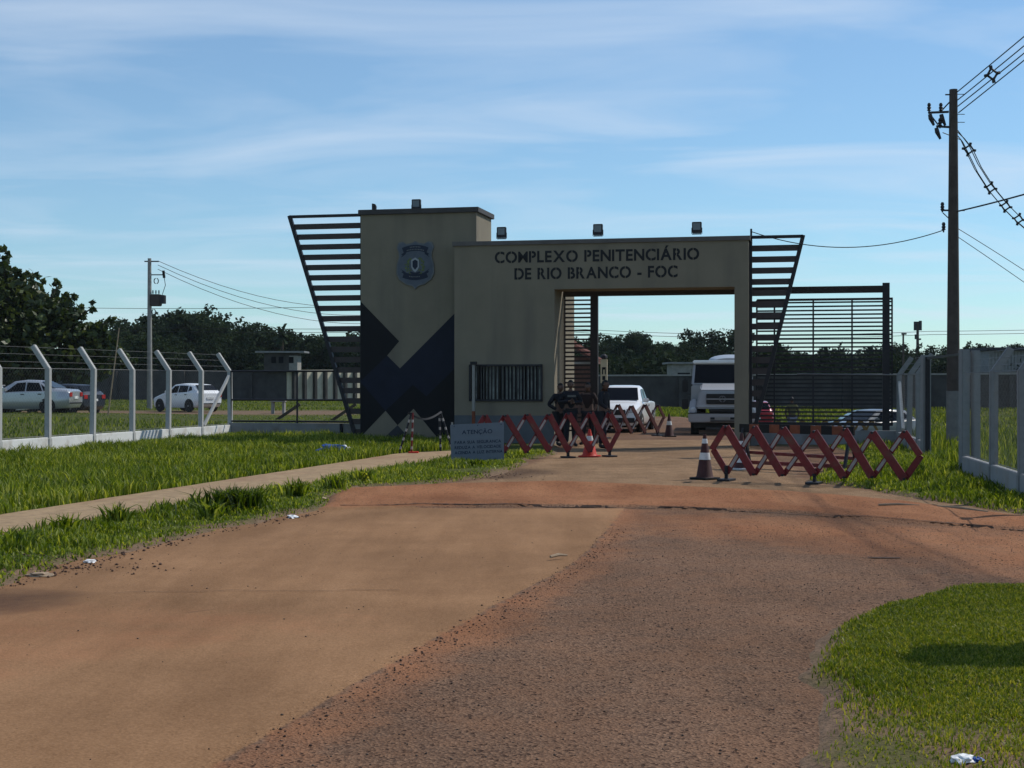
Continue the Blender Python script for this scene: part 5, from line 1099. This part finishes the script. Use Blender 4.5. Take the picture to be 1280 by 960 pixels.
# shadow-casting young tree just outside the frame on the right
tree('young_tree', 'young leafy tree just outside the right edge, its shadow lying on the grass', (4.75, 9.72, 0), 1.2, .04, [(0, 0, 2.55, .30, .30, .30), (.03, .04, 2.15, .2, .2, .24), (-.03, 0, 1.8, .13, .13, .2), (0, 0, 1.45, .10, .10, .2)], 2600, .075, ML['near'], seed=8)
# ------------------------------------------------------------ grass
MG = dict(lush=leafmat('lush_grass', (.035, .065, .006), (.14, .20, .012), (.42, .44, .12), .48, (1.35, 1.25, .35)), short=leafmat('short_grass', (.028, .052, .005), (.12, .17, .009), (.33, .32, .07), .45, (1.3, 1.2, .35)), field=leafmat('field_grass', (.035, .06, .008), (.115, .16, .014), (.32, .33, .08), .45, (1.3, 1.25, .35)))
def rand_in(poly, n_, r_):
    P = np.array(poly); lo_, hi_ = P.min(0), P.max(0); a = r_.uniform(lo_, hi_, (int(n_ * 1.0), 2)); return a[sdist(a[:, 0], a[:, 1], poly) > 0]
def grass(name, label, P, hmin, hmax, wd, m_, seed, clump=.5, lean=.35, hmod=None, kind='stuff', zoff=0, varmod=None):
    r_ = np.random.default_rng(seed); n_ = len(P); z = gh(P[:, 0], P[:, 1]); hn = fbm(P[:, 0], P[:, 1], clump, 3)
    h = (hmin + (hmax - hmin) * np.clip(hn * 1.6 - .3, 0, 1) * r_.uniform(.45, 1.1, n_)) * (hmod if hmod is not None else 1)
    a = r_.uniform(0, 6.28, n_); ca, sa = np.cos(a), np.sin(a); ld = r_.uniform(.1, 1, n_) * lean * h; la = r_.uniform(0, 6.28, n_); w_ = wd * r_.uniform(.6, 1.3, n_)
    base = np.stack([P[:, 0], P[:, 1], z + zoff - .01], 1); side = np.stack([ca * w_ / 2, sa * w_ / 2, 0 * w_], 1); dr = np.stack([np.cos(la) * ld, np.sin(la) * ld, 0 * ld], 1); up_ = np.stack([0 * h, 0 * h, h], 1)
    V = np.stack([base - side, base + side, base + dr * .35 + up_ * .6 + side * .8, base + dr * .35 + up_ * .6 - side * .8, base + dr + up_ * (1 - .25 * (ld / h))[:, None]], 1).reshape(-1, 3)
    i = np.arange(n_)[:, None] * 5; quad = (i + np.array([[0, 1, 2, 3]])); tri = (i + np.array([[3, 2, 4]])); fl = np.concatenate([quad, tri], 1).ravel(); cn = np.tile([4, 3], n_)
    var = np.clip(.45 * fbm(P[:, 0] + 9, P[:, 1], 1.3, 4) + .85 * r_.random(n_) ** 1.4 - .10 + (varmod if varmod is not None else 0), 0, 1)
    o = npmesh(name, V, fl, cn, m_, var.repeat(5)); return tag(o, label, 'grass', kind=kind)
gr_ = np.random.default_rng(21)
wl_ = Vector((P0[0], P0[1])); wallA = (P0[0] + .12, P0[1]); wallB = (FE[0] + .12, FE[1])
lawn = [(-8.0, 4.0)] + [G(*p) for p in walk_hi[::-1][:-1]] + [G(566, 565)] + [tuple(LW(-.1, .6)[:2]), tuple(LW(t0, .7)[:2]), tuple(LW(t0 - .2, 2.5)[:2]), tuple(LW(-7.4, 2.5)[:2]), wallB, wallA]
tw = Vector(LW(t1, tv)[:2])
P = rand_in(lawn, 300000, gr_); 
grass('lawn_grass', 'tall lush grass between the white left wall and the sidewalk', P, .06, .34, .022, MG['lush'], 1, clump=.55, lean=.7)
verge = [(-6.8, 4.0)] + [G(*p) for p in walk_lo] + [G(*p) for p in ((575, 573), (690, 566), (694, 569), (662, 577), (636, 591), (600, 599), (560, 604.5), (445, 611.5), (425, 622), (405, 637), (330, 652.5), (250, 668.5), (130, 699), (60, 717), (0, 736), (-60, 760))] + [(-5.8, 4)]
P = rand_in(verge, 190000, gr_); dd = sdist(P[:, 0], P[:, 1], verge); P = P[(dd > .0) & ((dd > .12) | (gr_.random(len(P)) < .5)) & (rd(P[:, 0], P[:, 1]) < .04)]
bare = np.hypot(P[:, 0] - G(605, 592)[0], P[:, 1] - G(605, 592)[1]) < .9; P = P[~bare | (gr_.random(len(P)) < .08)]
dd = rd(P[:, 0], P[:, 1])
grass('verge_grass', 'uneven verge grass between the sidewalk and the road on the left', P, .02, .16, .018, MG['lush'], 2, clump=.35, lean=.9, hmod=np.clip(.45 + (-dd) * .9, .4, 1.25))
# big tufts in the verge
for x, y, h, n_, lb in ((292, 640, .42, 300, 'thick dark tuft of tall grass standing in the verge, largest of the tufts'), (82, 670, .42, 46, 'spiky grass tuft at the near end of the verge'), (146, 658, .40, 60, 'spiky grass tuft leaning over the sidewalk near two litter scraps'), (205, 648, .30, 36, 'small grass tuft beside the sidewalk left of the thick dark tuft'), (370, 622, .36, 70, 'grass tuft beside the sidewalk right of the thick dark tuft'), (418, 612, .36, 60, 'grass tuft between the thick dark tuft and the notice board'), (452, 604, .38, 60, 'grass tuft at the far end of the verge near the board'), (20, 690, .34, 40, 'spiky grass tuft at the left edge of the picture by the road'), (262, 650, .34, 50, 'low fan of grass touching the left side of the thick dark tuft'), (597, 583, .26, 90, 'green weed growing up in front of the notice board')):
    X, Y = G(x, y + 3); r2 = np.random.default_rng(int(x)); Q = np.array([X, Y]) + r2.normal(size=(n_, 2)) * (.15 if n_ > 200 else .06) * np.array([1.2, .8])
    o = grass('grass_tuft', lb, Q, h * .5, h * 1.15, .034, MG['lush'], int(x), clump=3, lean=1.15, kind=None, varmod=-.3 if n_ > 200 else -.08); o['category'] = 'grass tuft'; o['group'] = 'tufts along the verge'
isl = [G(*p) for p in ((1500, 700), (1400, 742), (1290, 736), (1205, 738), (1150, 748), (1095, 764), (1050, 790), (1030, 815), (1010, 850), (1006, 880), (1000, 915), (1010, 960), (1022, 1020))] + [(2.2, 5.2), (4.2, 5.4), (6, 9), (7, 12)]
P = rand_in(isl, 520000, gr_); P = P[(P[:, 1] > 3.8) & (P[:, 0] < P[:, 1] * .42 + .3)]
dd = rd(P[:, 0], P[:, 1]); thin = np.clip((P[:, 1] - 5.6) / 1.8, .6, 1) * np.clip((-dd - .02) / (.25 + .5 * np.clip(8.2 - P[:, 1], 0, 1)), 0, 1) ** 1.3 * np.clip((fbm(P[:, 0], P[:, 1], .45, 3) - .34) * 7 + np.clip((P[:, 1] - 7.6) * 2, 0, 3), .45, 1)
P = P[gr_.random(len(P)) < thin]
grass('turf_grass', 'short bright turf of the traffic island at the lower right', P, .028, .062, .0085, MG['short'], 3, clump=.5, lean=.9, varmod=np.clip((7.9 - P[:, 1]) * .2, 0, .3))
rv = [G(*p) for p in ((1012, 602.5), (1080, 612.5), (1180, 628.5), (1290, 645.5), (1420, 668))] + [(7.8, 15), D2, D1, (8.5, 27.5), C2, (C1.x - .2, C1.y - .1), (8.05, 37.0), (8.1, 33), G(1030, 590)]
P = rand_in(rv, 60000, gr_); P = P[rd(P[:, 0], P[:, 1]) < .04]; dd = rd(P[:, 0], P[:, 1])
grass('verge_grass', 'rank grass below the right barrier and along the right hand walls', P, .06, .32, .022, MG['lush'], 4, clump=.5, lean=.7, hmod=np.clip(.35 + (-dd) * .45, .3, 1.2))
fl_ = [(-9.2, 45), (-14, 28), (-26, 45), (-46, 110), (-62, 127), (-20, 126.5), (-10, 122), (-4.5, 46)]
fl_ = [wallB, (P0[0] - .2, P0[1]), (-14, 25), (-24, 45), (-62, 127), (-19.8, 126.8), (-9, 122), (-4.3, 46), (-8.3, 43.2)]
P = rand_in(fl_, 150000, gr_); P = P[gattr(P[:, 0], P[:, 1])['soil'] < .5]; keep = np.clip((60 / P[:, 1]) ** 1.3, 0, 1); P = P[gr_.random(len(P)) < keep]
grass('field_grass', 'sunlit field grass around the parked cars behind the left fence', P, .05, .20, .045, MG['field'], 5, clump=3, hmod=np.where((P[:, 1] > 55) & (P[:, 1] < 72), .35, 1.0))
fm_ = [(1, 62), (2.5, 76), (0, 89), (34, 87), (24, 60), (14, 50), (11, 45), (10, 62), (9.6, 76), (3.8, 76), (1.2, 60), (-1.5, 48), (-2.5, 60)]
fm_ = [(-3, 46), (-4, 89), (36, 86.5), (22, 45)]
P = rand_in(fm_, 90000, gr_); P = P[(sdist(P[:, 0], P[:, 1], road_poly) < -.1) & (gattr(P[:, 0], P[:, 1])['soil'] < .5)]
grass('field_grass', 'grass inside the compound between the gate and the dark wall', P, .10, .28, .05, MG['field'], 6, clump=2)
fr_ = [(8.4, 27.8), (8.1, 25.3), (6.9, 17.4), (8, 17), (16, 30), (36, 86), (22, 60), (10.3, 38)]
P = rand_in(fr_, 90000, gr_)
grass('field_grass', 'tall bright grass behind the concrete posts at the right edge', P, .18, .48, .034, MG['field'], 7, clump=1.5)
# ------------------------------------------------------------ small things on the ground
def stones(name, label, P, smin, smax, m_, seed, zf=rh, kind='stuff'):
    r_ = np.random.default_rng(seed); V = []; fl = []; k_ = 0; z = zf(P[:, 0], P[:, 1]); octv = np.array([(1, 0, 0), (0, 1, 0), (-1, 0, 0), (0, -1, 0), (0, 0, 1), (0, 0, -.6)]); F8 = np.array([(0, 1, 4), (1, 2, 4), (2, 3, 4), (3, 0, 4), (1, 0, 5), (2, 1, 5), (3, 2, 5), (0, 3, 5)])
    n_ = len(P); s = (smin + (smax - smin) * r_.random(n_) ** 3)[:, None, None]; rr = r_.uniform(.6, 1.2, (n_, 6, 1)); a = r_.uniform(0, 6.28, n_); ca, sa = np.cos(a)[:, None], np.sin(a)[:, None]
    o_ = octv[None] * rr * s; x = o_[..., 0] * ca - o_[..., 1] * sa; y = o_[..., 0] * sa + o_[..., 1] * ca
    V = np.stack([x + P[:, 0:1], y + P[:, 1:2], o_[..., 2] * .7 + z[:, None] + s[..., 0] * .3], -1).reshape(-1, 3); fl = (np.arange(n_)[:, None, None] * 6 + F8[None]).ravel()
    return tag(npmesh(name, V, fl, np.full(n_ * 8, 3), m_), label, 'gravel', kind=kind)
ag = [G(*p) for p in ((1290, 735), (1280, 660), (1000, 655), (790, 660), (745, 690), (620, 760), (520, 815), (290, 958), (240, 1010), (1010, 1100), (1000, 915), (1012, 850), (1095, 764), (1200, 738))]
P = rand_in(ag, 9000, gr_); M['grit'] = mat('road_grit', (.10, .07, .055), .95, nscale=20, namt=.6)
stones('loose_gravel', 'loose grit and pebbles strewn over the worn asphalt', P, .003, .010, M['grit'], 1)
P = rand_in(lane_poly[:-2] + [(-4, 3)], 500, gr_); P = P[(P[:, 1] < 22) & (sdist(P[:, 0], P[:, 1], road_poly) > .1)]
stones('loose_grit', 'sparse dark grit on the tan concrete lane', P, .003, .010, M['grit'], 2)
t_ = gr_.random(700); A2 = resample([G(*p) for p in ((762, 660), (740, 687), (705, 713), (620, 758), (520, 813), (400, 883), (290, 946))], 701)
P = A2[(t_ * 700).astype(int)] + gr_.normal(size=(700, 2)) * np.array([.07, .05]) + np.array([.08, 0]); stones('edge_crumbs', 'crumbled dirt along the edge of the concrete lane', P, .004, .014, M['mud'], 3)
P = np.concatenate([np.array(G(605, 595)) + gr_.normal(size=(260, 2)) * np.array([.45, .5]), np.array(G(45, 712)) + gr_.normal(size=(420, 2)) * np.array([.55, .28])]); P = np.concatenate([P, resample([G(0, 738), G(130, 702), G(250, 671), G(405, 641)], 300) + gr_.normal(size=(300, 2)) * .07])
stones('mud_debris', 'dark clods and leaf debris along the left road edge', P, .005, .024, M['mud'], 4, zf=lambda a, b: np.maximum(gh(a, b), rh(a, b)))
def scrap(name, label, cat, x, y, sx, sy, sz, m_, rz=0, seed=1, z=None):
    X, Y = G(x, y); r_ = random.Random(seed); bm = bmesh.new(); bmesh.ops.create_icosphere(bm, subdivisions=3, radius=1)
    for v in bm.verts: q = noise.noise(v.co * 1.7 + Vector((seed, 0, 0))); v.co = Vector((v.co.x * sx, v.co.y * sy, v.co.z * sz)) * (1 + .6 * q)
    me = bpy.data.meshes.new(name); bm.to_mesh(me); bm.free(); me.materials.append(m_); o = bpy.data.objects.new(name, me); C.objects.link(o)
    o.location = (X, Y, (max(float(gh(X, Y)), float(rh(np.array([X]), np.array([Y]))[0])) if z is None else z) + sz * .6); o.rotation_euler = (0, 0, rz); return tag(o, label, cat)
scrap('plastic_sheet', 'crumpled blue plastic sheet in the grass below the tower', 'plastic sheet', 416, 570, .32, .2, .14, M['blue'], seed=2)
scrap('plastic_bag', 'small white plastic bag beside the blue sheet', 'plastic bag', 431, 568, .12, .1, .09, M['litter'], seed=4)
scrap('plastic_bag', 'white plastic scrap in the turf at the bottom right edge', 'plastic bag', 1203, 966, .055, .04, .02, M['litter'], seed=6)
scrap('plastic_wrapper', 'small blue wrapper beside the white scrap at the bottom edge', 'wrapper', 1222, 966, .025, .02, .012, M['blue'], seed=7)
for i, (x, y, s_, lb) in enumerate(((143, 663, .05, 'white litter scrap in the verge under a spiky tuft'), (402, 627, .09, 'pale paper litter at the far end of the verge'), (365, 648, .10, 'flat white scrap on the left road edge beyond the tufts'), (50, 722, .11, 'pale dry scrap among the debris at the left edge'), (112, 705, .06, 'whitish scrap on the debris by the left road edge'), (30, 648, .08, 'white litter on the far edge of the sidewalk at the left'))):
    scrap('litter_scrap', lb, 'litter', x, y, s_, s_ * .6, .02, M['litter'] if i % 2 == 0 else M['stick'], seed=10 + i, rz=i)
for x0, y0, x1, y1, lb in ((688, 702, 709, 700, 'short split stick lying on the tan lane near its edge'), (1098, 635, 1150, 636, 'thin dry twig lying by the right verge'), (1172, 637, 1235, 644, 'long dry twig at the edge of the right verge')):
    a = Vector((*G(x0, y0), .045)); b2 = Vector((*G(x1, y1), .045)); tag(MB().tube([a, a.lerp(b2, .5) + Vector((0, .02, .01)), b2], [.014, .017, .010], 6).build('stick', M['stick']), lb, 'stick')

# ------------------------------------------------------------ air
hm = bpy.data.materials.new('pale_air'); hm.use_nodes = True; t = hm.node_tree; t.nodes.clear(); o_ = t.nodes.new('ShaderNodeOutputMaterial'); v_ = t.nodes.new('ShaderNodeVolumePrincipled')
v_.inputs['Color'].default_value = (.80, .90, 1, 1); v_.inputs['Density'].default_value = .0001; v_.inputs['Anisotropy'].default_value = .3; t.links.new(v_.outputs[0], o_.inputs['Volume'])
tag(MB().box(-260, 260, -60, 240, -2.2, 20).build('haze', hm), 'thin pale haze lying over the far wood', 'haze', kind='stuff')
sc.cycles.volume_bounces = 0
